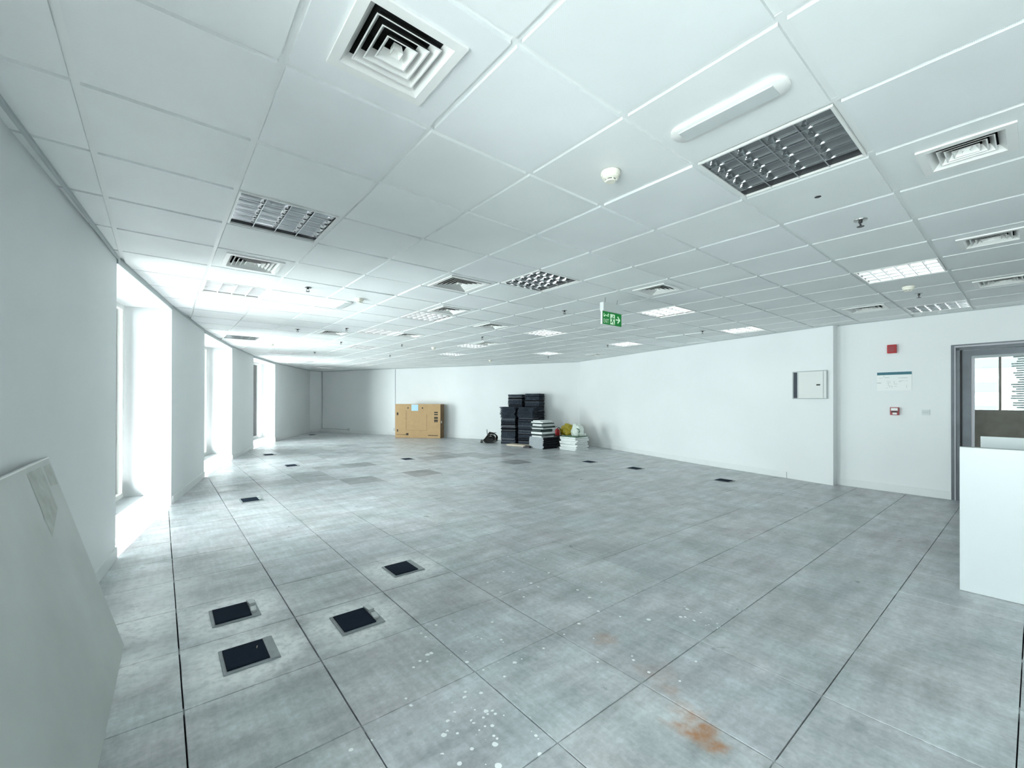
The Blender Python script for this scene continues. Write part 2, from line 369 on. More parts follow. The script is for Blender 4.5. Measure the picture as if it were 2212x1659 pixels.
for idx, (hid, d, i, j, p, cx, cy) in enumerate(cells):
    t = panel_tone(i, j); tc = (t*rnd.uniform(.99, 1.01), t, t*rnd.uniform(.99, 1.015), 1)
    dz = rnd.uniform(-.0008, .0004)
    if idx < 300 and not hid:
        mb = MB(); chamfer_panel(mb, p, cx, cy, 0)
        o = mb.build('floor_panel', FLOORP if cx < 4.2 and cy < 5.2 else FLOORMID, fl); o.location = (cx, cy, dz); o.color = tc
    else:
        nf = len(rest.f); chamfer_panel(rest, p, 0, 0, dz); rest_t += [tc]*(len(rest.f)-nf)
fr = rest.build('floor_panel_field', FLOORFAR, fl); fr['kind'] = 'stuff'
ca = fr.data.color_attributes.new('tone', 'FLOAT_COLOR', 'CORNER')
for pl in fr.data.polygons:
    for li in pl.loop_indices: ca.data[li].color = rest_t[pl.index]
ped = MB()
for i in range(-2, 15):
    for j in range(-6, 12):
        x = FX+i*FT; y = FY+j*FT
        if clip(ROOM, x-.06, x+.06, y-.06, y+.06) and seen(x, y): s_ = rnd.uniform(.02, .05); ped.box(x-s_, x+s_, y-s_, y+s_, -.044, -.0045)
pd = ped.build('pedestal_heads', BOXFRAME, fl); pd['kind'] = 'stuff'

# ------------------------------------------------------------------ ceiling
CX, CY, CT = -.2719, 1.7991, .63004
ce = MB().prism(ROOM, CEIL+.20, CEIL+.30).build('ceiling', WALL); struct(ce, 'suspended ceiling of white perforated metal tiles on a white grid', 'ceiling')
LIGHTS = {(4, -2), (1, 2), (5, 2), (1, 6), (9, -2), (13, -2), (9, 2), (13, 2), (5, 6), (9, 6), (5, 9), (9, 10), (13, 6), (13, 10), (10, 13), (6, 13), (2, 13), (4, 17), (8, 17), (6, 21), (9, 21), (8, 25), (5, -6), (9, -6), (1, -6)}
DIFF = {(1, -1): .385, (1, 4): .46, (4, 3): .50, (5, -3): .34, (8, -3): .36, (11, -3): .42, (7, 1): .40, (5, 5): .44, (7, 6): .46, (6, 9): .46, (4, 10): .46, (12, -1): .44, (9, 9): .46, (15, 9): .40}
tcells = []
for i in range(-2, 19):
    for j in range(-12, 31):
        if (i, j) in LIGHTS: continue
        x0 = CX+i*CT; y0 = CY+j*CT; g = .0145
        p = clip(ROOM, x0+g, x0+CT-g, y0+g, y0+CT-g)
        if not p or area(p) < .003: continue
        cx = sum(q[0] for q in p)/len(p); cy = sum(q[1] for q in p)/len(p)
        tcells.append((0 if seen(cx, cy) else 1, math.hypot(cx, cy), i, j, p, cx, cy))
tcells.sort(key=lambda c: (c[0], c[1]))
crest = MB(); full_me = None
for idx, (hid, d, i, j, p, cx, cy) in enumerate(tcells):
    z0 = CEIL+rnd.uniform(-.0006, .0006); sag = 0
    if (i, j) in DIFF:
        h = DIFF[(i, j)]/2-.04; x0, x1, y0, y1 = min(q[0] for q in p)-cx, max(q[0] for q in p)-cx, min(q[1] for q in p)-cy, max(q[1] for q in p)-cy
        mb = MB().box(x0, -h, y0, y1, 0, .022).box(h, x1, y0, y1, 0, .022).box(-h, h, y0, -h, 0, .022).box(-h, h, h, y1, 0, .022)
        o = mb.build('ceiling_tile', CEILTILE, ce)
    elif idx < 300 and not hid:
        if len(p) == 4 and abs(area(p)-(CT-.029)**2) < 1e-4:
            if full_me is None:
                h = CT/2-.0145; full_me = MB().box(-h, h, -h, h, 0, .022).mesh('ceiling_tile', CEILTILE)
            o = link('ceiling_tile', full_me, ce)
        else:
            o = MB().prism([(a-cx, b-cy) for a, b in p], 0, .022).build('ceiling_tile', CEILTILE, ce)
    else:
        crest.prism(p, z0, z0+.022); continue
    o.location = (cx, cy, z0); t = rnd.uniform(.96, 1.01); o.color = (.825*t, .85*t*rnd.uniform(.995, 1.005), .845*t*rnd.uniform(.99, 1.012), 1)
    if (i, j) in ((3, -1), (3, 4), (12, 4)): o.rotation_euler = (0, R(-.7), 0); o.location.z += .004
    if (i, j) in ((12, 3), (14, 4)): o.rotation_euler = (R(1.6), 0, 0); o.location.z += .006
cr = crest.build('ceiling_tile_field', CEILFAR, ce); cr['kind'] = 'stuff'
for i in range(-1, 19):
    x = CX+i*CT; p = clip(ROOM, x-.016, x+.016, -6, 21)
    if p: MB().prism(p, CEIL+.0135, CEIL+.026).build('main_runner', RUNNER, ce)
for j in range(-11, 31):
    y = CY+j*CT; p = clip(ROOM, -2, 13, y-.016, y+.016)
    if p: MB().prism(p, CEIL+.0150, CEIL+.027).build('cross_runner', RUNNER, ce)

# ------------------------------------------------------------------ walls
def out(a, b, t):    # outward normal of the room for a segment walked with the room on the right hand side
    d = (Vector(b)-Vector(a)).normalized(); return Vector((-d.y, d.x))*t
DEP = .56
wl = empty('wall_left'); struct(wl, 'curved white facade wall of piers between tall window bays', 'wall')
PIERS = [[LEFT[0], LEFT[1]], [LEFT[2], LEFT[3]], [LEFT[4], (-.565, 3.0), LEFT[5]], [LEFT[6], LEFT[7]], [LEFT[8], LEFT[9]], [LEFT[10], LEFT[11]]]
def pier_poly(pts, dep):
    pts = [Vector(p) for p in pts]; n0 = out(pts[0], pts[1], dep); n1 = out(pts[-2], pts[-1], dep)
    return [tuple(p) for p in pts]+[tuple(pts[-1]+n1)]+[tuple(pts[0]+n0)]
for P in PIERS: MB().prism(pier_poly(P, DEP+.1), -.1, CEIL+.3).build('wall_pier', WALL, wl)
BAYS = [(LEFT[1], LEFT[2]), (LEFT[3], LEFT[4]), (LEFT[5], LEFT[6]), (LEFT[7], LEFT[8]), (LEFT[9], LEFT[10])]
bays_lab = ['tall window bay in the facade behind the camera', 'tall window bay in the facade beside the camera', 'tall bright window bay nearest the camera on the left', 'second tall bright window bay along the left facade', 'farthest tall bright window bay on the left facade']  # first two bays are unseen, placed and sized to match the near light
for k, (a, b) in enumerate(BAYS):
    a = Vector(a); b = Vector(b); d = (b-a).normalized(); n = out(a, b, 1)
    def at(u, v): return tuple(a+d*u+n*v)
    ln = (b-a).length; e = .12
    MB().prism([at(-e, 0), at(ln+e, 0), at(ln+e, DEP+.1), at(-e, DEP+.1)], CEIL-.058, CEIL+.3).build('window_soffit', WALL, wl)
    MB().prism([at(-e, .29), at(ln+e, .29), at(ln+e, DEP+.08), at(-e, DEP+.08)], -.1, .15).build('window_sill', mat('sill_stone', (0.42, 0.45, 0.46), 0.5, var=.06, vscale=5), wl)
    MB().prism([at(.0, -.012), at(ln, -.012), at(ln, .0), at(0, .0)], CEIL-.062, CEIL-.002).build('ceiling_edge_trim', TRIMGREY, wl)
    w = empty('window_%d' % (k+1)); struct(w, bays_lab[k], 'window')
    z0, z1 = .15, CEIL-.058; w0, w1 = DEP-.06, DEP+.0
    def bar(u0, u1, za, zb, nm='window_frame'): MB().prism([at(u0, w0), at(u1, w0), at(u1, w1), at(u0, w1)], za, zb).build(nm, WHITEMETAL, w)
    bar(-e+.10, .05, z0, z1); bar(ln-.05, ln+e-.1, z0, z1); bar(.05, ln-.05, z0, z0+.06); bar(.05, ln-.05, z1-.06, z1); bar(ln/2-.03, ln/2+.03, z0+.06, z1-.06, 'mullion')
    for u0, u1 in ((.05, ln/2-.03), (ln/2+.03, ln-.05)):
        MB().prism([at(u0, DEP-.035), at(u1, DEP-.035), at(u1, DEP-.027), at(u0, DEP-.027)], z0+.06, z1-.06).build('pane', GLASS, w)
    # sky light enters here (sampling portal of the window opening)
    ld = bpy.data.lights.new('window_portal', 'AREA'); ld.shape = 'RECTANGLE'; ld.size = ln; ld.size_y = z1-z0; ld.cycles.is_portal = True
    lo = bpy.data.objects.new('window_portal', ld); col.objects.link(lo); c = at(ln/2, DEP+.05)
    lo.matrix_world = Matrix.Translation((c[0], c[1], (z0+z1)/2)) @ (-n.to_3d()).to_track_quat('-Z', 'Y').to_matrix().to_4x4()
wb = empty('wall_back'); struct(wb, 'long white far wall behind the cardboard carton and stacks', 'wall')
MB().wall(CORNER, FARC, -.2, -.1, CEIL+.3).build('wall_face', WALL, wb)
MB().wall(LEFT[-1], CORNER, -.3, -.1, CEIL+.3).build('corner_return', WALL, wb)
wr = empty('wall_right'); struct(wr, 'long gently curved white wall on the right with a shallow step', 'wall')
rw = [Vector(p) for p in RIGHT]; off = [p+Vector((.22, -.03)) for p in rw]
MB().prism([tuple(p) for p in rw]+[tuple(p) for p in reversed(off)], -.1, CEIL+.3).build('wall_face', WALL, wr)
R2 = (Vector(R2B)-Vector(R2A)).normalized()
def r2(y, o=0.0):     # point on the door wall at depth coordinate y, o metres behind its face
    t = (R2A[1]-y)/(R2A[1]-R2B[1]); return (R2A[0]+(R2B[0]-R2A[0])*t+o, y)
DY0, DY1, DH = .763, -.42, 2.215
MB().prism([r2(2.16), r2(DY0), r2(DY0, .2), r2(2.16, .2)], -.1, CEIL+.3).build('wall_face', WALL, wr)
MB().prism([r2(DY0), r2(DY1), r2(DY1, .2), r2(DY0, .2)], DH, CEIL+.3).build('door_lintel', WALL, wr)
MB().prism([r2(DY1), r2(-5.6), r2(-5.6, .2), r2(DY1, .2)], -.1, CEIL+.3).build('wall_face', WALL, wr)
wf = MB().wall((-.9, -5.5), (9.1, -5.5), .2, -.1, CEIL+.3).build('wall_rear', WALL); struct(wf, 'white wall at the near end of the room behind the camera', 'wall')

def skirt(nm, lab, segs, h=.105, t=.014):
    e = empty(nm); struct(e, lab, 'baseboard')
    for a, b in segs:
        MB().wall(a, b, t, .001, h).build('skirting_board', TRIM, e)
    return e
def sub(a, b, t0, t1): a = Vector(a); b = Vector(b); return (tuple(a+(b-a)*t0), tuple(a+(b-a)*t1))
skirt('baseboard_left', 'low white skirting boards along the left facade piers', [(LEFT[2], LEFT[3]), (LEFT[4], (-.565, 3.0)), ((-.565, 3.0), LEFT[5]), sub(LEFT[6], LEFT[7], .02, 1), sub(LEFT[8], LEFT[9], .0, 1), (LEFT[10], LEFT[11])])
skirt('baseboard_back', 'white skirting board along the far wall', [(LEFT[11], CORNER), (CORNER, FARC)], h=.12)
skirt('baseboard_right', 'white skirting board along the right walls', [(RIGHT[k+1], RIGHT[k]) for k in range(5, len(RIGHT)-1)]+[(R2A, r2(DY0+.01))], h=.115)
tr = empty('trim_1'); struct(tr, 'thin grey perimeter angle where the ceiling meets the walls', 'trim')
for a, b in list(zip(LEFT[2:-1], LEFT[3:]))+[(LEFT[-1], CORNER), (CORNER, FARC)]:
    if (a, b) in BAYS: continue
    MB().wall(a, b, .018, CEIL-.022, CEIL-.001).build('perimeter_angle', TRIMGREY, tr)
for k in range(len(RIGHT)-1): MB().wall(RIGHT[k+1], RIGHT[k], .014, CEIL-.012, CEIL-.001).build('perimeter_angle', TRIMGREY, tr)
MB().wall(R2A, r2(-2), .014, CEIL-.012, CEIL-.001).build('perimeter_angle', TRIMGREY, tr)

# ------------------------------------------------------------------ door, lobby beyond
dr = empty('door_1', (*r2(DY0), 0)); struct(dr, 'dark grey metal framed glass door in the right wall', 'door')
def dbox(y0, y1, o0, o1, z0, z1): return MB().prism([r2(y0, o0), r2(y1, o0), r2(y1, o1), r2(y0, o1)], z0, z1)
def dpart(mb, nm, m_, par=dr):
    o = mb.build(nm, m_, par); o.matrix_parent_inverse = Matrix.Translation(-Vector((*r2(DY0), 0))) if par is dr else Matrix(); return o
dpart(dbox(DY0+.012, DY0-.022, -.012, .02, 0, DH+.012), 'architrave', DOORGREY)
dpart(dbox(DY0-.022, DY0-.034, -.016, .02, 0, DH-.02), 'architrave_edge', DOORLIGHT)
dpart(dbox(DY0-.022, DY1, -.012, .02, DH-.005, DH+.012), 'architrave', DOORGREY)
dpart(dbox(DY0-.022, DY1, -.016, .02, DH-.028, DH-.005), 'architrave_edge', DOORLIGHT)
dpart(dbox(DY0-.034, DY0-.075, .0, .19, 0, DH-.03), 'jamb', DOORGREY)
dpart(dbox(DY0-.034, DY1, .0, .19, DH-.07, DH-.028), 'door_head', DOORGREY)
dpart(dbox(DY1+.04, DY1, -.012, .19, 0, DH-.03), 'jamb', DOORGREY)
dpart(dbox(DY0-.075, DY0-.095, .03, .19, 0, DH-.07), 'rebate', BLACK)
lf = empty('door_leaf'); lf.parent = dr; lf.location = (0, 0, 0); lf.matrix_parent_inverse = Matrix.Translation(-Vector((*r2(DY0), 0)))
LY0, LY1 = DY0-.095, DY1+.05
def lpart(mb, nm, m_): o = mb.build(nm, m_, lf); return o
lpart(dbox(LY0, LY0-.085, .04, .085, .01, DH-.075), 'stile', DOORGREY)
lpart(dbox(LY0-.085, LY0-.12, .05, .075, .1, 2.03), 'glazing_bead', DOORLIGHT)
lpart(dbox(LY0-.085, LY1+.085, .04, .085, 2.06, DH-.075), 'top_rail', DOORGREY)
lpart(dbox(LY0-.085, LY1+.085, .05, .075, 2.025, 2.06), 'glazing_bead', GREYPLASTIC)
lpart(dbox(LY0-.085, LY1+.085, .04, .085, .01, .12), 'bottom_rail', DOORGREY)
lpart(dbox(LY1+.085, LY1, .04, .085, .01, DH-.075), 'stile', DOORGREY)
lpart(dbox(LY0-.12, LY1+.085, .058, .066, .12, 2.03), 'glass_pane', GLASS)
LX = 11.6
lob = MB().prism([(9.0, -2.2), (LX+.1, -2.2), (LX+.1, 2.6), (9.0, 2.6)], -.12, -.0015).build('floor_lobby', TILEGREY); struct(lob, 'grey lobby floor beyond the glass door', 'floor')
lc = MB().prism([(9.02, -2.2), (LX+.1, -2.2), (LX+.1, 2.6), (9.02, 2.6)], CEIL+.05, CEIL+.15).build('ceiling_lobby', WALL); struct(lc, 'white lobby ceiling beyond the glass door', 'ceiling')
lw = empty('wall_lobby'); struct(lw, 'brown parapet wall of the lobby behind the glass door', 'wall')
MB().box(LX, LX+.12, -2.2, 2.6, -.1, 1.262).build('parapet', BROWN, lw)
MB().box(9.0, LX+.1, 2.6, 2.7, -.1, CEIL+.1).build('wall_face', WALL, lw)
MB().box(9.0, LX+.1, -2.3, -2.2, -.1, CEIL+.1).build('wall_face', WALL, lw)
wn = empty('window_6'); struct(wn, 'lobby window with a brown mullion behind the glass door', 'window')
for y0, y1 in ((.395, .425), (1.5, 1.54), (-.8, -.76)): MB().box(LX+.02, LX+.09, y0, y1, 1.262, CEIL+.05).build('mullion', BROWN, wn)
MB().box(LX+.05, LX+.056, -2.2, 2.6, 1.262, CEIL+.05).build('pane', GLASS, wn)
bl = empty('window_blind', (LX-.06, 0, 1.3)); tag(bl, 'white slatted blind hanging beside the brown lobby mullion', 'blind')
for k in range(34):
    z = 1.30+k*.04; w_ = rnd.uniform(.10, .2)
    o = MB().box(-.012, .012, -.75, .24+rnd.uniform(-.05, .05), z-1.3, z-1.3+.024).build('slat', BLINDS, bl)
MB().box(-.02, .02, -.75, .25, 1.36, 1.40).build('head_rail', BLINDS, bl)
bd = empty('office_tower', (34, 2, -30)); tag(bd, 'pale office tower with grey window bands seen through the door', 'building')
MB().box(0, 14, -16, 20, 0, 70).build('tower_wall', HILLBLD, bd)
for k in range(10): MB().box(-.06, .0, -15, 19, 28.2+k*1.25, 28.62+k*1.25).build('window_band', HILLGLASS, bd)

# ------------------------------------------------------------------ fittings in the ceiling
def cell(i, j): return (CX+(i+.5)*CT, CY+(j+.5)*CT)
def light_proto(lit):
    e = empty('ceiling_light'); h = CT/2-.0155; D_ = .085
    fr_ = MB()
    for s0, s1 in ((1, 0), (-1, 0), (0, 1), (0, -1)):
        if s0: fr_.box(min(s0*h, s0*(h-.011)), max(s0*h, s0*(h-.011)), -h, h, -.001, .012)
        else: fr_.box(-h+.011, h-.011, min(s1*h, s1*(h-.011)), max(s1*h, s1*(h-.011)), -.001, .012)
    fr_.build('frame', WHITEMETAL, e)
    hs = MB().frus(h-.008, .012, h-.008, D_+.02); hs.quad((-h, -h, D_+.02), (h, -h, D_+.02), (h, h, D_+.02), (-h, h, D_+.02)); hs.build('housing', HOUSING, e)
    q = h-.011; L_ = 2*q
    for k in range(4):
        y = -q+(k+.5)*L_/4; MB().tube([(-q+.02, y, D_-.012), (q-.02, y, D_-.012)], .013, 10).build('fluorescent_tube', TUBE_ON if lit else TUBE_OFF, e, smooth=True)
    lv = empty('louvre'); lv.parent = e
    def blade(a0, a1, pos, wid, top, n_=6):
        mb = MB(); pr = []
        for s_ in range(n_+1):
            t = s_/n_; pr.append((.0026+wid*(t**1.9), .002+t*top))
        for sg in (1, -1):
            for s_ in range(n_):
                (w0, z0), (w1, z1) = pr[s_], pr[s_+1]
                if a0[0] == 'x': mb.quad((a0[1], pos+sg*w0, z0), (a1, pos+sg*w0, z0), (a1, pos+sg*w1, z1), (a0[1], pos+sg*w1, z1))
                else: mb.quad((pos+sg*w0, a0[1], z0), (pos+sg*w0, a1, z0), (pos+sg*w1, a1, z1), (pos+sg*w1, a0[1], z1))
        if a0[0] == 'x': mb.quad((a0[1], pos-.0026, .002), (a1, pos-.0026, .002), (a1, pos+.0026, .002), (a0[1], pos+.0026, .002))
        else: mb.quad((pos-.0026, a0[1], .002), (pos+.0026, a0[1], .002), (pos+.0026, a1, .002), (pos-.0026, a1, .002))
        return mb
    for k in range(5): blade(('x', -q), q, -q+k*L_/4, .030, .062).build('reflector', SATIN if lit else MIRROR, lv, smooth=True)
    for k in range(4):
        for c in range(6):
            y0 = -q+k*L_/4+.002; blade(('y', y0), y0+L_/4-.004, -q+c*L_/6, .013, .050).build('louvre_blade', SATIN if lit else MIRROR, lv, smooth=True)
    return e
proto = {}
LIGHT_LIST = [
 ((4, -2), 0, 0, 'large dark unlit louvred ceiling light next to the bulkhead lamp'),
 ((1, 2), 0, 1, 'dark unlit louvred ceiling light one row before the vent on the window side'),
 ((5, 2), 0, 0, 'dark unlit louvred ceiling light right of the fine ringed vent mid ceiling'),
 ((1, 6), 1, 1, 'pale louvred ceiling light two cells beyond the window side vent'),
 ((9, -2), 1, 1, 'lit louvred ceiling light just before the smoke detector near the door wall'),
 ((13, -2), 0, 1, 'dark louvred ceiling light against the wall above the red sounder'),
 ((9, 2), 1, 0, 'lit louvred ceiling light directly right of the hanging exit sign'),
 ((13, 2), 1, 0, 'lit louvred ceiling light by the stepped wall, beyond the exit sign'),
 ((5, 6), 1, 0, 'lit louvred ceiling light with a small vent touching its far corner'),
 ((9, 6), 1, 0, 'lit louvred ceiling light left of and behind the exit sign'),
 ((5, 9), 1, 1, 'lit louvred ceiling light with striped blades, with a vent just right of it'),
 ((9, 10), 1, 0, 'lit louvred ceiling light above the letter of the far wall, beside a vent'),
 ((13, 6), 1, 0, 'lit louvred ceiling light along the curved right wall, behind the exit sign'),
 ((13, 10), 1, 0, 'lit louvred ceiling light farthest along the curved right wall'),
 ((10, 13), 1, 0, 'thin lit louvred ceiling light above the right end of the carton'),
 ((6, 13), 1, 1, 'lit louvred ceiling light between sprinklers above the far wall cable'),
 ((2, 13), 0, 1, 'dark louvred ceiling light near the second window pier'),
 ((4, 17), 1, 0, 'farthest louvred ceiling light near the last window bay'),
 ((8, 17), 1, 0, 'lit louvred ceiling light nearest the far wall above the carton'),  # this and the next three are added to brighten the dark far wall
 ((6, 21), 1, 0, 'lit louvred ceiling light deepest in the far corner'),
 ((9, 21), 1, 0, 'lit louvred ceiling light close to the far wall trunking'),
 ((8, 25), 1, 0, 'lit louvred ceiling light in the very last ceiling row'),
 ((5, -6), 1, 0, 'louvred ceiling light behind the camera in the middle'),  # last three are out of view, added to match the near light
 ((9, -6), 1, 0, 'louvred ceiling light behind the camera near the door wall'),
 ((1, -6), 1, 1, 'louvred ceiling light behind the camera near the windows')]
LIGHT_LIST[11] = ((9, 10), 1, 0, 'lit louvred ceiling light left of the small vent midway to the stacked carpet tiles')
for c, lit, ry, lab in LIGHT_LIST:
    if lit not in proto: proto[lit] = o = light_proto(lit)
    else: o = copy_tree(proto[lit])
    o.location = (*cell(*c), CEIL); o.rotation_euler = (0, 0, R(90) if ry else 0); tag(o, lab, 'ceiling light', 'louvred ceiling lights')

VANEBACK = mat('vane_back_dusty', (0.03, 0.031, 0.03), 0.8)  # shade of the diffuser gaps, painted dark into the vane backs
def diffuser(c, s, lab, n=4):
    e = empty('air_diffuser', (*cell(*c), CEIL)); tag(e, lab, 'air vent', 'square ceiling air diffusers')
    h = s/2; hi = h-.036
    f = MB()
    for sg in (1, -1):
        f.box(min(sg*h, sg*hi), max(sg*h, sg*hi), -h, h, -.010, -.0008); f.box(-hi, hi, min(sg*h, sg*hi), max(sg*h, sg*hi), -.010, -.0008)
    f.build('flange', WHITEMETAL, e)
    t = MB().frus(hi, -.009, hi-.028, .022); t.build('throat', WHITEMETAL, e)
    b = MB().frus(hi-.028, .0215, hi-.028, .13, 0); b.quad((-h, -h, .13), (h, -h, .13), (h, h, .13), (-h, h, .13)); b.build('plenum', DARK, e)
    for k in range(n-1):
        q = (hi-.030)*(1-(k+.12)/n); d_ = hi/n*.60
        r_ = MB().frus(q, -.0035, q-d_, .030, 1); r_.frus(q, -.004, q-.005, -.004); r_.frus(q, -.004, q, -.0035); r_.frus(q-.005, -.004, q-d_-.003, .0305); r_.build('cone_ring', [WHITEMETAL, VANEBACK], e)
    q = (hi-.034)/n*.62
    cc = MB(); A = [(-q, -q, -.004), (q, -q, -.004), (q, q, -.004), (-q, q, -.004)]
    for k in range(4): cc.quad(A[k], A[(k+1) % 4], (0, 0, .022))
    cc.frus(q, -.004, q*.8, .025); cc.build('centre_cone', WHITEMETAL, e)
    return e
DL = {(1, -1): 'largest square air vent at the top of the picture, above the camera', (1, 4): 'square air vent between the two window side ceiling lights', (4, 3): 'square fine ringed air vent left of the middle dark ceiling light',
      (5, -3): 'square air vent at the right edge beside the large dark light', (8, -3): 'second square air vent at the right edge, beyond the first', (11, -3): 'third square air vent at the right edge, nearest the door wall',
      (7, 1): 'square air vent just above and right of the exit sign', (5, 5): 'square air vent touching the near corner of a lit ceiling light', (7, 6): 'square air vent between two lit lights left of the exit sign',
      (6, 9): 'square air vent right of the striped lit ceiling light', (4, 10): 'square air vent left of the striped lit light near the windows', (12, -1): 'square air vent against the stepped right wall',
      (9, 9): 'square air vent just before the lit light over the far middle', (15, 9): 'square air vent against the curved right wall near the stacks'}
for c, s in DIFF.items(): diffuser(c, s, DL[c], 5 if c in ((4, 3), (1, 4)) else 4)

def bulkhead(c, lab, rz=0):
    e = empty('emergency_light', (c[0], c[1], CEIL), rz); tag(e, lab, 'emergency light', 'oblong ceiling bulkhead lamps')
    hw, hl = .072, .25; poly = []
    for k in range(9):
        t = math.pi*k/8; poly.append((hw*math.cos(t), hl-.06+.06*math.sin(t)))
    for k in range(9):
        t = math.pi+math.pi*k/8; poly.append((hw*math.cos(t), -hl+.06+.06*math.sin(t)))
    m0 = MB(); n = len(poly); k = len(m0.v)
    m0.v += [(x, y, -.001) for x, y in poly]+[(x, y, -.010) for x, y in poly]+[(x*.88, y*.97, -.017) for x, y in poly]
    for r_ in (0, 1):
        for a in range(n): b = (a+1) % n; m0.f.append((r_*n+a, r_*n+b, (r_+1)*n+b, (r_+1)*n+a)); m0.mi.append(0)
    m0.f.append(tuple(2*n+a for a in range(n))); m0.mi.append(0)
    m0.build('lamp_body', WHITEMETAL, e, smooth=True)
    MB().box(-.042, .042, -.20, .20, -.022, -.015).build('lens', LIGHTPLASTIC, e, bevel=.003)
bulkhead((1.94, .862), 'white oblong bulkhead lamp beside the large dark ceiling light'); bulkhead((1.90, 5.85), 'small white oblong bulkhead lamp just beyond a smoke detector')

def smoke(x, y, lab):
    e = empty('smoke_detector', (x, y, CEIL)); tag(e, lab, 'smoke detector', 'round ceiling smoke detectors')
    MB().lathe([(.054, -.0008), (.055, -.014), (.050, -.024)], 28).build('base', CREAM, e, smooth=True)
    MB().lathe([(.047, -.023), (.045, -.036), (.036, -.043)], 28).build('body', CREAM, e, smooth=True)
    MB().lathe([(.030, -.042), (.029, -.049)], 24).build('chamber', DARKMETAL, e, smooth=True)
    MB().lathe([(.031, -.048), (.026, -.054)], 24).build('cap', CREAM, e, smooth=True)
    for k in range(6):
        t = k*math.pi/3; MB().box(.026, .033, -.004, .004, -.05, -.042, rot=t, c=(0, 0)).build('rib', CREAM, e)
for x, y, lab in ((1.96, 1.50, 'round smoke detector nearest the camera'), (1.95, 5.37, 'round smoke detector just before the small bulkhead lamp'), (6.50, .90, 'round smoke detector beyond the lit light near the door wall'),
                  (1.97, 11.0, 'round smoke detector by the windows past the dark light'), (5.16, 9.2, 'round smoke detector over the far middle of the room'), (8.15, 10.9, 'farthest round smoke detector over the stacked carpet tiles')): smoke(x, y, lab)

def sprinkler(x, y, lab):
    e = empty('sprinkler', (x, y, CEIL)); tag(e, lab, 'sprinkler', 'pendent ceiling sprinklers')
    MB().lathe([(.040, -.0008), (.038, -.006), (.016, -.010)], 20).build('escutcheon', CHROME, e, smooth=True)
    MB().lathe([(.012, -.009), (.012, -.022), (.007, -.024)], 12).build('nozzle', DARKMETAL, e, smooth=True)
    for s in (1, -1): MB().tube([(s*.010, 0, -.020), (s*.017, 0, -.032), (s*.004, 0, -.046)], .003, 6).build('frame_arm', DARKMETAL, e)
    MB().lathe([(.006, -.044), (.022, -.048), (.021, -.050)], 16).build('deflector', DARKMETAL, e)
SP = [(3.84, .78, 'pendent sprinkler nearest the camera, below the large dark light'), (7.02, .88, 'pendent sprinkler just beyond the smoke detector by the door wall'), (4.47, 4.22, 'pendent sprinkler left of the exit sign'),
      (1.30, 5.2, 'pendent sprinkler near the windows left of a smoke detector'), (1.93, 8.4, 'pendent sprinkler near the windows, left one of a pair'), (2.58, 7.74, 'pendent sprinkler near the windows, right one of a pair'),
      (3.1, 9.65, 'pendent sprinkler just before the far striped light'), (5.05, 7.03, 'pendent sprinkler mid ceiling left of the lit lights'), (4.33, 9.2, 'pendent sprinkler left of the far middle smoke detector'),
      (5.1, 11.6, 'pendent sprinkler above the far wall cable'), (8.8, 8.95, 'pendent sprinkler over the stacked carpet tiles'), (8.0, 6.2, 'pendent sprinkler beside the lit light along the right wall'),
      (3.2, 12.1, 'pendent sprinkler by the last window bays'), (7.75, 3.86, 'pendent sprinkler by the loose tile near the stepped wall')]
for a in SP: sprinkler(*a)
hd = MB().lathe([(.018, -.0015), (.017, -.0008)], 16).build('ceiling_hole', BLACK); hd.location = (3.2, .86, CEIL); tag(hd, 'small dark round cutout in the tile beyond the large dark light', 'hole')

# ------------------------------------------------------------------ exit sign
ex = empty('exit_sign', (4.40, 3.349, 2.36)); tag(ex, 'green illuminated exit sign hanging from the ceiling by wires', 'exit sign')
EXW = .195
MB().box(-EXW, EXW, -.028, .028, .16, .268).build('housing', mat('sign_housing', (.70, .73, .72), .4), ex, bevel=.004)
MB().box(-EXW+.005, EXW-.004, -.007, .010, .0, .162).build('sign_panel', WHITEMETAL, ex)
gp = MB().box(-EXW+.012, EXW-.006, -.0095, -.0065, .002, .158).build('green_face', GREEN, ex)
MB().box(-EXW-.004, -EXW+.006, -.010, .012, .0, .165).build('side_strip', WHITEMETAL, ex)
for x in (-.13, .11): MB().tube([(x, 0, .266), (x+.004, 0, .335)], .0022, 6).build('hanging_wire', DARKMETAL, ex)
def flat(name, polys, m_, parent, y):       # flat print on the face that looks towards -y
    mb = MB()
    for p in polys:
        mb.quad(*[(a, y, b) for a, b in p])
    return mb.build(name, m_, parent)
def stroke(pts, w):
    out_ = []
    for (x0, z0), (x1, z1) in zip(pts[:-1], pts[1:]):
        d = Vector((x1-x0, z1-z0)); d.normalize(); n = Vector((-d.y, d.x))*w/2; d *= w*.3
        out_.append([(x0-d.x+n.x, z0-d.y+n.y), (x1+d.x+n.x, z1+d.y+n.y), (x1+d.x-n.x, z1+d.y-n.y), (x0-d.x-n.x, z0-d.y-n.y)])
    return out_
def word(body, h, m_, parent, loc, rot, name='lettering', sx=1.0, ext=.0):
    cu = bpy.data.curves.new(name, 'FONT'); cu.body = body; cu.size = h; cu.extrude = ext; cu.resolution_u = 2
    o = bpy.data.objects.new(name, cu); col.objects.link(o); bpy.context.view_layer.update()
    me = bpy.data.meshes.new_from_object(o); bpy.data.objects.remove(o); me.materials.clear(); me.materials.append(m_)
    t = link(name, me, parent); t.location = loc; t.rotation_euler = rot; t.scale = (sx, 1, 1); return t
word('EXIT', .070, SIGNWHITE, gp, (-.172, -.0102, .020), (R(90), 0, 0), 'exit_lettering', sx=.72)
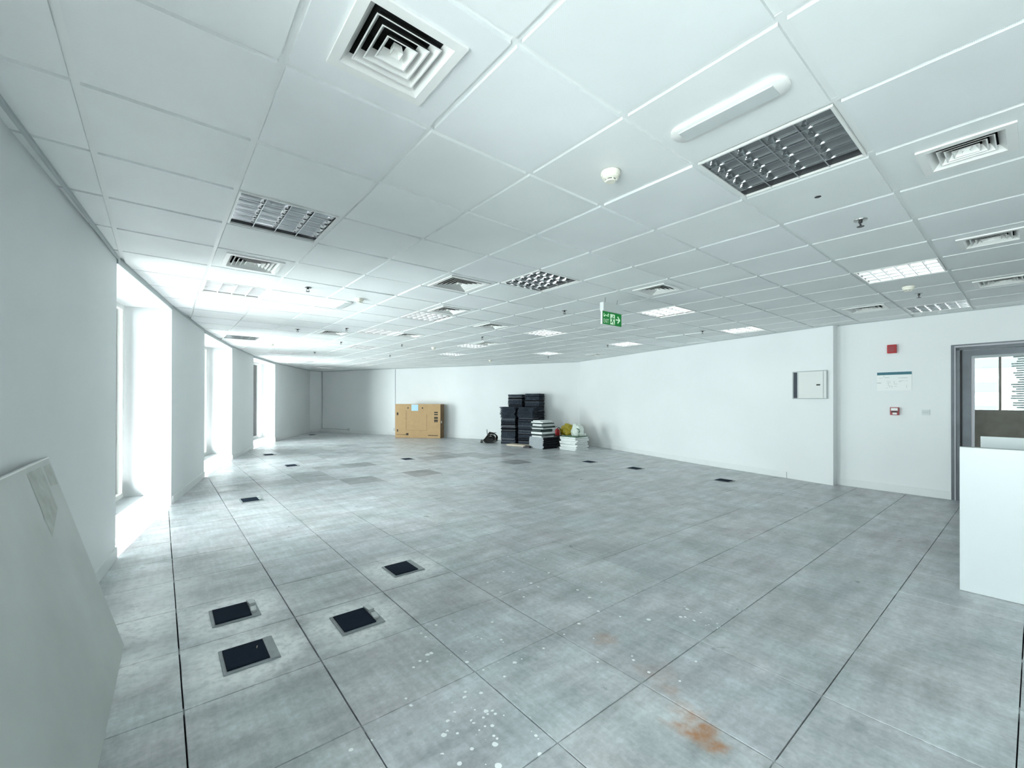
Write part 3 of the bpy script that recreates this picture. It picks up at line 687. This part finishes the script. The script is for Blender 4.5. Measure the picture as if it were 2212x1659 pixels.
ar = stroke([(-.066, .128), (-.078, .134), (-.088, .122), (-.074, .108), (-.092, .104)], .010)+stroke([(-.098, .118), (-.110, .112), (-.118, .104)], .009)+stroke([(-.126, .118), (-.140, .116), (-.146, .104), (-.160, .096)], .009)+stroke([(-.160, .134), (-.166, .120), (-.158, .106), (-.168, .098)], .009)+[[(-.084, .142), (-.078, .142), (-.078, .148), (-.084, .148)]]
flat('arabic_lettering', ar, SIGNWHITE, gp, -.0103)
flat('doorway_symbol', [[(-.040, .012), (.052, .012), (.052, .140), (-.040, .140)]], SIGNWHITE, gp, -.0103)
man = stroke([(.014, .094), (.004, .062)], .022)+stroke([(.004, .062), (.022, .044), (.034, .016)], .013)+stroke([(.002, .062), (-.010, .040), (-.030, .036)], .013)+stroke([(.012, .096), (.032, .084), (.046, .090)], .010)+stroke([(.012, .096), (-.014, .092), (-.024, .074)], .010)
man.append([(.020+.011*math.cos(t*math.pi/5), .116+.012*math.sin(t*math.pi/5)) for t in range(10)])
flat('running_figure', man, GREEN, gp, -.0107)
flat('arrow_symbol', stroke([(.078, .080), (.150, .080)], .016)+stroke([(.112, .118), (.152, .080), (.112, .042)], .018), SIGNWHITE, gp, -.0103)

# ------------------------------------------------------------------ things on the right walls
ang2 = math.atan2(R2A[0]-R2B[0], R2A[1]-R2B[1])      # door wall direction, nearly the y axis
def on_r2(name, y, z, lab, cat): 
    e = empty(name, (*r2(y), z), -ang2); return tag(e, lab, cat)     # local -x looks into the room, y along the wall
e = on_r2('alarm_sounder', 1.417, 2.232, 'red alarm sounder box high on the white wall near the door', 'alarm')
MB().box(-.055, -.001, -.054, .054, -.066, .066).build('casing', RED, e, bevel=.006); MB().box(-.060, -.054, -.036, .036, -.046, .046).build('grille', REDDARK, e, bevel=.002)
e = on_r2('evacuation_plan', 1.398, 1.73, 'white evacuation plan with a teal header strip beside the door', 'notice')
MB().box(-.006, -.001, -.205, .205, -.145, .143).build('sheet', PAPER, e)
MB().box(-.0075, -.0058, -.205, .205, .100, .143).build('header_strip', TEAL, e)
pl = []
prr = random.Random(3)
mbk = MB()
for k in range(26):
    y = prr.uniform(-.17, .16); z = prr.uniform(-.11, .07); w_ = prr.uniform(.015, .07); hh = prr.uniform(.003, .005)
    if prr.random() < .35: w_, hh = hh, w_*.7
    mbk.quad((-.0066, y, z), (-.0066, y+w_, z), (-.0066, y+w_, z+hh), (-.0066, y, z+hh))
mbk.build('plan_drawing', INK, e)
e = on_r2('fire_call_point', 1.387, 1.262, 'small red and white fire call point under the evacuation plan', 'call point')
MB().box(-.040, -.001, -.052, .052, -.060, .062).build('casing', REDDARK, e, bevel=.004); MB().box(-.044, -.039, -.040, .040, .010, .050).build('upper_label', PAPER, e)
MB().box(-.0445, -.039, -.036, .036, -.016, .004).build('glass_element', BLACK, e); MB().box(-.044, -.039, -.030, .020, -.050, -.022).build('lower_label', PAPER, e)
e = on_r2('switch_plate', 1.040, 1.252, 'pale switch plate right of the red call point', 'switch')
MB().box(-.010, -.001, -.044, .044, -.040, .040).build('plate', mat('switch_plate_grey', (.62, .66, .66), .4), e, bevel=.002)
for k in (-1, 0, 1): MB().box(-.014, -.009, k*.024-.008, k*.024+.008, -.014, .016).build('rocker', LIGHTPLASTIC, e)
# electrical panel on the curved wall
pa, pb = Vector((8.812, 2.235)), Vector((8.947, 2.775)); pd_ = (pb-pa); pl_ = pd_.length; pang = math.atan2(pd_.x, pd_.y)
e = empty('electrical_panel', (pa.x-.004, pa.y, 1.46), -pang); tag(e, 'white electrical panel with a dark open strip on the stepped wall', 'electrical panel')
MB().box(-.012, .03, 0, pl_, 0, .48).build('back_box', mat('panel_cream', (.66, .68, .66), .45), e)
for q in ((0, pl_, -.006, .006), (0, pl_, .474, .486)): MB().box(-.020, -.008, q[0], q[1], q[2], q[3]).build('frame', GREYPLASTIC, e)
for y in (-.006, pl_-.006): MB().box(-.020, -.008, y, y+.012, 0, .48).build('frame', GREYPLASTIC, e)
dp = MB().box(-.018, -.011, .05, pl_-.10, .010, .47).build('panel_door', mat('panel_cream', (.66, .68, .66)), e)
MB().box(-.021, -.017, .10, .16, .225, .25).build('lock', BLACK, dp)
MB().box(-.0195, -.0178, .052, .056, .01, .47).build('hinge_line', GREYPLASTIC, dp)
MB().box(-.0145, -.011, pl_-.085, pl_-.012, .010, .47).build('dark_recess', mat('recess_navy', (.02, .03, .045), .6), e)
MB().box(-.0165, -.011, pl_-.095, pl_-.078, .010, .47).build('side_flange', LIGHTPLASTIC, e)

# ------------------------------------------------------------------ cable trunking on the far wall
BD = (Vector(FARC)-Vector(CORNER)); BL = BD.length; BD.normalize(); BN = Vector((-BD.y, BD.x))*-1   # BN points into the room
if BN.dot(Vector((-1, -1))) < 0: BN = -BN
bang = math.atan2(BD.y, BD.x)
def on_back(name, u, z, lab, cat):
    p = Vector(CORNER)+BD*u; return tag(empty(name, (p.x, p.y, z), bang), lab, cat)       # local x along the wall, local -y into the room
sgn = -1 if Vector((math.sin(bang), -math.cos(bang))).dot(BN) > 0 else 1
def bb(x0, x1, t0, t1, z0, z1):
    a, b = sorted((sgn*t0, sgn*t1)); return MB().box(x0, x1, a, b, z0, z1)
e = on_back('cable_trunking', .06, 0, 'thin grey trunking down the far corner and along to an outlet', 'trunking')
bb(0, .03, .001, .02, .13, 2.68).build('vertical_run', TRIMGREY, e); bb(0, 1.56, .0155, .03, .135, .16).build('horizontal_run', TRIMGREY, e); bb(1.56, 1.66, .0155, .05, .10, .20).build('outlet', LIGHTPLASTIC, e)
e = on_back('cable_trunking', 4.18, 0, 'thin white trunking down the middle of the far wall left of the carton', 'trunking')
bb(0, .022, .001, .02, .27, 2.69).build('vertical_run', mat('trunk_pale', (.55, .55, .6), .5), e); bb(-.04, .06, .0155, .05, .17, .29).build('outlet', LIGHTPLASTIC, e)

# ------------------------------------------------------------------ white counter at the right
e = empty('reception_counter', (4.69, .366, 0)); tag(e, 'white laminate counter screen cut off by the right edge of the picture', 'counter')
MB().box(0, .04, -1.9, 0, .002, 1.075).build('front_panel', COUNTER, e, bevel=.001)
MB().box(.04, .80, -.045, -.005, .002, .72).build('end_panel', COUNTER, e)
MB().box(.04, .80, -1.9, -.005, .72, .75).build('worktop', COUNTER, e)
MB().box(.80, .84, -1.9, -.062, .002, 1.118).build('rear_panel', COUNTER, e)
MB().box(.0, .041, -1.9, .0005, 1.0755, 1.079).build('edge_band', mat('edge_grey', (.30, .32, .31), .5), e)

# ------------------------------------------------------------------ panel leaning on the near wall
e = empty('leaning_panel', (-.17, 2.9, 0)); tag(e, 'large grey white board leaning against the left wall', 'board')
A = Vector((-.158, 3.317, .002)); Bq = Vector((-.203, 1.30, .002)); Tq = Vector((-.482, 3.462, 1.095)); Uq = Tq+(Bq-A)
nb = (Bq-A).cross(Tq-A).normalized(); nb = nb if nb.x > 0 else -nb; th = nb*.022
o_ = Vector((-.17, 2.9, 0)); PP = [A, Bq, Uq, Tq]
MB().hexa([tuple(p-o_-th) for p in PP]+[tuple(p-o_) for p in PP]).build('board', WBOARD, e)
def onb(u, v, k): p = A+(Bq-A)*u+((Tq-A)*(1-u)+(Uq-Bq)*u)*v; return tuple(p-o_+nb*k)
for q in (((.015, .87), (.015, .975), (.09, .975), (.09, .88)), ((.105, .78), (.105, .98), (.24, .98), (.24, .70))):
    MB().quad(*[onb(u, v, .0008) for u, v in q]).build('filler_patch', WBPATCH, e)
MB().hexa([onb(0, 1, .001), onb(1, 1, .001), onb(1, 1, -.024), onb(0, 1, -.024), onb(0, 1.006, .001), onb(1, 1.006, .001), onb(1, 1.006, -.024), onb(0, 1.006, -.024)]).build('edge_strip', WHITEMETAL, e)

# ------------------------------------------------------------------ floor outlet boxes
FB = [((.391, 2.756), 0, 'floor box with navy carpet lid nearest the camera'), ((.391, 3.352), 1, 'floor box with an open cord flap, second from the camera on the left'), ((.994, 2.758), 1, 'floor box with a cord flap right of the nearest one'),
      ((1.598, 3.358), 0, 'floor box with a square navy lid, alone on a whitened panel in the middle'), ((1.010, 7.0), 1, 'floor box in front of the first window pier'), ((2.215, 10.1), 0, 'dark floor box in front of the second window bay'),
      ((2.20, 12.45), 0, 'small dark floor box beside the second window pier'), ((4.80, 18.4), 0, 'farthest floor box by the far left corner'), ((4.63, 9.50), 0, 'dark floor box among the patchwork panels before the carton'),
      ((7.71, 6.48), 0, 'dark floor box on the right nearest the stacks'), ((7.72, 5.27), 0, 'dark floor box along the right wall, middle of three'), ((7.80, 3.49), 0, 'dark floor box along the right wall nearest the stepped corner')]
for k, ((x, y), flap, lab) in enumerate(FB):
    e = empty('floor_box', (x, y, .0008)); tag(e, lab, 'floor box', 'carpet lidded floor boxes')
    f = MB(); h = .134
    f.box(-h, h, -h, h, 0, .006).build('frame', BOXFRAME, e, bevel=.002)
    MB().box(-h+.018, h-.052, -h+.022, h-.02, .006, .014).build('carpet_lid', CARPET, e, bevel=.002)
    if flap:
        MB().box(h-.050, h-.012, .035, h-.02, .006, .026, rot=.12).build('cord_flap', LIGHTPLASTIC, e, bevel=.002)
        MB().box(h-.050, h-.016, -.075, .0, .006, .020, rot=-.1).build('cord_flap', LIGHTPLASTIC, e, bevel=.002)
    else:
        MB().box(h-.050, h-.004, -h+.004, h-.004, .006, .009).build('cover_strip', BOXFRAME, e)
MB().tube([(.43, 2.775, .018), (.436, 2.80, .017)], .002, 5).build('wood_sliver', BEIGE); tag(bpy.data.objects['wood_sliver'], 'tiny pale sliver lying on the nearest navy floor box lid', 'debris')

# ------------------------------------------------------------------ the carton
bf = Vector((6.91, 15.24)); bdirn = Vector((.650, -.760)).normalized(); BW_, BH_, BT_ = 1.79, 1.27, .40
bn = Vector((-bdirn.y, bdirn.x)); bn = bn if bn.dot(Vector((1, 1))) > 0 else -bn
e = empty('cardboard_carton', (bf.x, bf.y, 0.001), math.atan2(bdirn.y, bdirn.x)); tag(e, 'large flat brown cardboard carton standing against the far wall', 'carton')
MB().box(0, BW_, 0, BT_, 0, BH_).build('carton_body', CARDBOARD, e, bevel=.008)
MB().box(BW_-.002, BW_+.003, .008, BT_-.008, .008, BH_-.008).build('end_flap', CARDSIDE, e)
def cq(x0, x1, z0, z1, nm='carton_print', m_=PRINT, y=-.003): return MB().box(x0*BW_, x1*BW_, y, .004, z0*BH_, z1*BH_).build(nm, m_, e)
cq(.365, .515, .80, .985, 'shipping_label', LABELBLUE); 
for x in (.29, .61): MB().lathe([(.028, 0), (.028, .01)], 12).build('hand_hole', BLACK, e).matrix_local = Matrix.Translation((x*BW_, -.004, .885*BH_)) @ Matrix.Rotation(R(-90), 4, 'X')
cq(.035, .075, .69, .735); cq(.042, .068, .665, .69); cq(.045, .064, .735, .76)
cq(.04, .068, .18, .25)
for k in range(6): cq(.04+k*.036, .052+k*.036, .085, .105)
cq(.248, .30, .08, .14)
for k in range(4): cq(.865, .945, .70-k*.062+(.04 if k < 2 else 0), .735-k*.062+(.04 if k < 2 else 0))
for k in range(2): cq(.87, .90, .47+k*.10, .53+k*.10); cq(.91, .94, .47+k*.10, .53+k*.10)
word('FRAGILE  SCREEN', .055, PRINT, e, (.74*BW_, -.004, .075*BH_), (R(90), 0, 0), 'carton_lettering', sx=.75).hide_render = False
bpy.data.objects.remove(bpy.data.objects['carton_lettering'])
for k in range(9): cq(.735+k*.024, .752+k*.024, .07, .095)
for q in ((.245, .25, .22, .80), (.70, .705, .22, .70), (.245, .705, .22, .225)): cq(*q, nm='screen_outline', m_=CARDSIDE, y=-.002)
MB().box(BW_, BW_+.006, .07, .15, .56, .64).build('end_label', PAPER, e); MB().box(BW_, BW_+.006, .09, .15, .50, .54).build('end_print', PRINT, e)

# ------------------------------------------------------------------ stacks of carpet tiles
def carpet_mesh(seed, sz, thick, sag, m_, ragged=.006):
    q = random.Random(seed); mb = MB(); n = 4; g = []
    for lay in (0, 1):
        for a in range(n+1):
            for b in range(n+1):
                x = -sz/2+sz*a/n; y = -sz/2+sz*b/n
                if a in (0, n): x += q.uniform(-ragged, ragged)
                if b in (0, n): y += q.uniform(-ragged, ragged)
                dx = x/(sz/2); dy = y/(sz/2); z = -sag*max(0, (dx*.6-dy*.6))**2*.5-sag*abs(dy)**3*.3+q.uniform(-.002, .002)
                mb.v.append((x, y, z+lay*thick))
    w = (n+1)**2
    for a in range(n):
        for b in range(n):
            i = a*(n+1)+b; mb.f.append((i, i+1, i+n+2, i+n+1)); mb.f.append((w+i, w+i+n+1, w+i+n+2, w+i+1)); mb.mi += [1, 0]
    for a in range(n):
        for i, j in ((a*(n+1), (a+1)*(n+1)), ((a+1)*(n+1)+n, a*(n+1)+n), (n*(n+1)+a, n*(n+1)+a+1), (a+1, a)):
            mb.f.append((i, j, w+j, w+i)); mb.mi.append(0)
    return mb.mesh('carpet_tile', m_)
flatm = [carpet_mesh(k, .5, .0235, 0, [CARPETTILE, CARPETDARK]) for k in range(3)]
sagm = [carpet_mesh(10+k, .53, .0225, .022, [CARPETTILE, CARPETDARK], .012) for k in range(3)]
palem = [carpet_mesh(20, .5, .0235, 0, [mat('pale_carpet', (.085, .097, .115), .9, var=.3, vscale=25), CARPETDARK])]
darkm = [carpet_mesh(30, .5, .0235, 0, [CARPETDARK, CARPETDARK])]
va = math.atan2(-math.sin(YAW), math.cos(YAW))
def stack(x, y, h, rot, lab, grp, messy=None, lean=(0, 0), seed=1):
    q = random.Random(seed); z = .002; k = 0
    while z < h:
        ms = messy and messy[0] < z < messy[1]
        me = q.choice(sagm) if ms else (palem[0] if q.random() < .22 else (darkm[0] if q.random() < .30 else q.choice(flatm)))
        o = link('carpet_tile', me); j = .022 if ms else .012
        o.location = (x+lean[0]*z+q.uniform(-j, j), y+lean[1]*z+q.uniform(-j, j), z+(.012 if ms else 0)); o.rotation_euler = (0, 0, rot+q.uniform(-1, 1)*(.05 if ms else .025))
        tag(o, lab, 'carpet tile', grp); z += .032 if ms else .0265; k += 1
dfl = Vector((rt.x, rt.y))
def vp(u, depth): p = FW2*depth+dfl*u; return (p.x, p.y)         # plan point from lateral offset and depth along the viewing axis
def upx(xp, depth): return (xp-1093.75)/925.6*depth
def onwall(xp, v):      # plan point on the line parallel to the far wall, v metres in front of it
    d = FW2+dfl*((xp-1093.75)/925.6); o = Vector(CORNER)+BN*v; n = Vector((-BD.y, BD.x)); return d*(n.dot(o)/n.dot(d))
sa = bang
def wstack(xp, v, *a, **k): p = onwall(xp, v+.25)-BN*.25; stack(p.x, p.y, *a, **k)
wstack(1097, .87, 1.20, sa+.02, 'charcoal carpet tile in the front left stack beside the cable tangle', 'front left carpet tile stack', (.84, 1.2), seed=2)
wstack(1135, .87, 1.18, sa-.03, 'charcoal carpet tile in the front right stack behind the white slabs', 'front right carpet tile stack', (.86, 1.3), seed=3)
wstack(1112, .285, 1.60, sa+.02, 'charcoal carpet tile in the tall rear left stack', 'rear left carpet tile stack', seed=4)
wstack(1149, .285, 1.62, sa-.03, 'charcoal carpet tile in the tall rear right stack', 'rear right carpet tile stack', seed=5)

# grey and black stack, with white slabs on it
GX, GY = 8.93, 9.28
gm = MB(); gm.box(-.3, .3, -.3, .3, 0, .0245)
gme = gm.mesh('floor_panel_spare', [TILEGREY, CARPETDARK, TILEWHITE])
for pl in gme.polygons:
    n_ = pl.normal; pl.material_index = 1 if n_.y < -.5 or n_.x > .5 else 0
z = .002; q = random.Random(8)
for k in range(13):
    o = link('spare_panel', gme); o.location = (GX+q.uniform(-.012, .012), GY+q.uniform(-.01, .01), z); o.rotation_euler = (0, 0, q.uniform(-.03, .03)); z += .0255
    tag(o, 'grey panel with black edges in the square stack under the white slabs', 'panel', 'grey panels with black edges')
slabs = [(.045, .50, TILEWHITE, 0, 'lowest white slab resting on the grey panels'), (.05, .56, STACKDARK, .2, 'dark slab directly on the lowest white slab'), (.06, .52, TILEWHITE, .05, 'white slab between two dark slabs, low in the pile'),
         (.085, .46, STACKDARK, -.04, 'thick dark green slab in the middle of the white pile'), (.035, .52, TILEWHITE, .10, 'thin white slab on the thick dark green one'), (.05, .58, STACKDARK, .15, 'dark slab sticking out under the upper white slabs'),
         (.065, .46, TILEWHITE, .0, 'thick white slab above the sticking out dark one'), (.03, .56, STACKDARK, -.12, 'thin dark slab near the top of the white pile'), (.04, .50, TILEWHITE, .18, 'white slab second from the top of the pile'), (.032, .42, TILEWHITE, -.1, 'topmost white slab of the pile')]
q = random.Random(12)
for t, s, m_, r_, lab in slabs:
    o = MB().box(-s/2, s/2, -s/2*.85, s/2*.85, 0, t-.003).build('slab', m_, None, bevel=.006); o.location = (GX-.02+q.uniform(-.03, .03), GY+q.uniform(-.03, .03), z); o.rotation_euler = (0, 0, r_); z += t; tag(o, lab, 'slab', 'slabs piled on the grey panels')
# white ceiling tile stack with bags
WX, WY = 9.36, 8.46; z = .002; q = random.Random(4)
tme = MB(); tme.box(-.29, .29, -.29, .29, 0, .036); tme = tme.mesh('spare_ceiling_tile', TILEWHITE)
for k in range(9):
    o = link('spare_ceiling_tile', tme); o.location = (WX+q.uniform(-.03, .03), WY+q.uniform(-.03, .03), z); o.rotation_euler = (0, R(q.uniform(-.4, .4)), .10+q.uniform(-.10, .10)); z += .041
    tag(o, 'spare white ceiling tile in the low stack under the bags', 'ceiling tile', 'spare white ceiling tiles')
o = MB().box(-.30, .28, -.27, .29, 0, .012).build('green_sheet', BAGGREEN); o.location = (WX+.03, WY-.01, z+.003); o.rotation_euler = (0, 0, .12); tag(o, 'dark green sheet on top of the white ceiling tile stack', 'sheet'); ztop = z+.016
def bag(name, loc, sc, m_, lab, seed, group=None):
    bm = bmesh.new(); bmesh.ops.create_icosphere(bm, subdivisions=4, radius=1)
    for v in bm.verts:
        p = v.co.copy(); d = 1+.34*noise.noise(p*1.7+Vector((seed, 0, 0)))+.26*abs(noise.noise(p*3.3+Vector((0, seed, 0))))-.10*abs(noise.noise(p*8+Vector((0, 0, seed))))
        v.co = p*d
        if v.co.z < -.55: v.co.z = -.55
    for v in bm.verts: v.co = Vector((v.co.x*sc[0], v.co.y*sc[1], (v.co.z+.55)*sc[2]))
    me = bpy.data.meshes.new(name); bm.to_mesh(me); bm.free(); me.materials.append(m_); me.polygons.foreach_set('use_smooth', [True]*len(me.polygons))
    e = empty(name, loc); tag(e, lab, 'bag', group); link('bag_body', me, e); return e
e = bag('plastic_bag', (*vp(upx(1230, 13.5), 13.5), .34), (.27, .22, .22), YELLOWBAG, 'crumpled yellow plastic bag behind the red extinguisher', 1.7)
MB().tube([(.12, -.02, .25), (.19, -.05, .29), (.24, -.02, .27)], .028, 8).build('tied_handle', YELLOWBAG, e, smooth=True)
ss = MB().box(-.19, .19, -.2, .2, 0, .335).build('storage_tub', TILEGREY); ss.location = (*vp(upx(1230, 13.6), 13.6), .001); ss.rotation_euler = (0, 0, va); tag(ss, 'low grey tub hidden behind the tile stack, carrying the yellow bag', 'tub')
e = bag('plastic_bag', (WX+.13, WY-.02, ztop), (.17, .17, .22), WHITEBAG, 'white plastic bag with green print on the tile stack', 5.1)
MB().tube([(-.145, -.10, .22), (-.10, -.145, .20), (-.09, -.165, .13), (-.12, -.155, .10)], .013, 6).build('green_print', BAGGREEN, e)
MB().box(.05, .20, -.16, -.02, 0, .07).build('paper_bundle', PAPER, e, bevel=.01)
e = bag('plastic_bag', (WX+.42, WY+.12, .001), (.12, .14, .34), mat('taupe_bag', (.30, .29, .26), .6, var=.3, vscale=12), 'slumped taupe sack at the right end of the tile stack', 9.3)
# fire extinguisher
xe = vp(upx(1203, 12.95), 12.95)
sb = MB().box(-.16, .16, -.16, .16, 0, .33).build('plinth_box', BLACK, None, bevel=.01); sb.location = (*vp(upx(1204, 13.35), 13.35), .001); sb.rotation_euler = (0, 0, va); tag(sb, 'dark box behind the stacks with the red extinguisher on it', 'box')
e = empty('fire_extinguisher', (*vp(upx(1204, 13.35), 13.35), .332), va); tag(e, 'small red fire extinguisher with black hose among the stacks', 'extinguisher')
MB().lathe([(.07, 0), (.074, .01), (.074, .15), (.060, .185), (.022, .205), (.020, .225)], 24).build('cylinder_body', RED, e, smooth=True)
MB().lathe([(.018, .224), (.018, .25), (.01, .262)], 12).build('valve', CHROME, e); MB().box(-.06, .012, -.01, .01, .256, .268).build('handle', BLACK, e)
MB().tube([(-.06, 0, .262), (-.10, 0, .285)], .006, 6).build('lever', BLACK, e)
MB().tube([(.016, 0, .24), (.07, -.01, .235), (.105, -.015, .17), (.105, -.015, .08), (.095, -.015, .03)], .011, 8).build('hose', BLACK, e, smooth=True)
MB().tube([(.11, -.02, .02), (.12, -.02, 0.0), (.1, -.02, .0)], .004, 5).build('hose_clip', BLACK, e)
# flat beige board and dark offcut on the floor
bo = MB().box(-.42, .42, -.16, .16, 0, .045).build('flat_board', BEIGE, None, bevel=.004); bo.location = (*vp(upx(1124, 13.35), 13.35), .001); bo.rotation_euler = (0, 0, va-.62); tag(bo, 'flat beige board on the floor in front of the carpet tile stacks', 'board')
bo = MB().box(-.10, .10, -.10, .10, 0, .05).build('dark_offcut', BLACK, None, bevel=.006); bo.location = (*vp(upx(1140, 12.85), 12.85), .001); bo.rotation_euler = (0, 0, va-.5); tag(bo, 'dark offcut between the beige board and the grey panels', 'offcut')
# cable tangle
cbp = vp(upx(1058, 14.35), 14.35)
e = empty('cable_tangle', (*cbp, 0), va); tag(e, 'heap of tangled black cables left of the carpet tile stacks', 'cables')
q = random.Random(21); CBL = mat('black_cable', (.006, .0065, .006), .5); CGR = mat('grey_cable', (.30, .30, .27), .5)
for k in range(26):
    pts = []; ph = q.uniform(0, 6.28); rx, rz_ = q.uniform(.10, .25), q.uniform(.05, .17); ox, oz = q.uniform(-.05, .05), .02
    tilt = q.uniform(-.5, .5); yy = q.uniform(-.10, .10)
    for s in range(22):
        t = ph+s*.33; x = ox+rx*math.cos(t); z_ = oz+rz_+rz_*math.sin(t)+tilt*x*.5
        zmax = .36-1.1*max(0, -x)+.05*math.sin(9*x); pts.append((x, yy+.05*math.sin(t*1.7+k), max(.012, min(z_, max(.06, zmax)))))
    MB().tube(pts, q.uniform(.009, .016), 6).build('cable', CGR if k % 5 == 0 else CBL, e, smooth=True)
MB().tube([(-.08, 0, .28), (-.10, .01, .44)], .017, 6).build('plug_stick', GREYPLASTIC, e); MB().tube([(-.02, -.05, .32), (.22, -.06, .345)], .012, 6).build('cable_end', CGR, e)
MB().box(-.15, .16, -.10, .10, .002, .16).build('coil_core', CBL, e, bevel=.02)
MB().lathe([(.035, .002), (.045, .03), (.03, .09)], 10, c=(-.27, -.03, 0)).build('plug', BLACK, e, smooth=True)
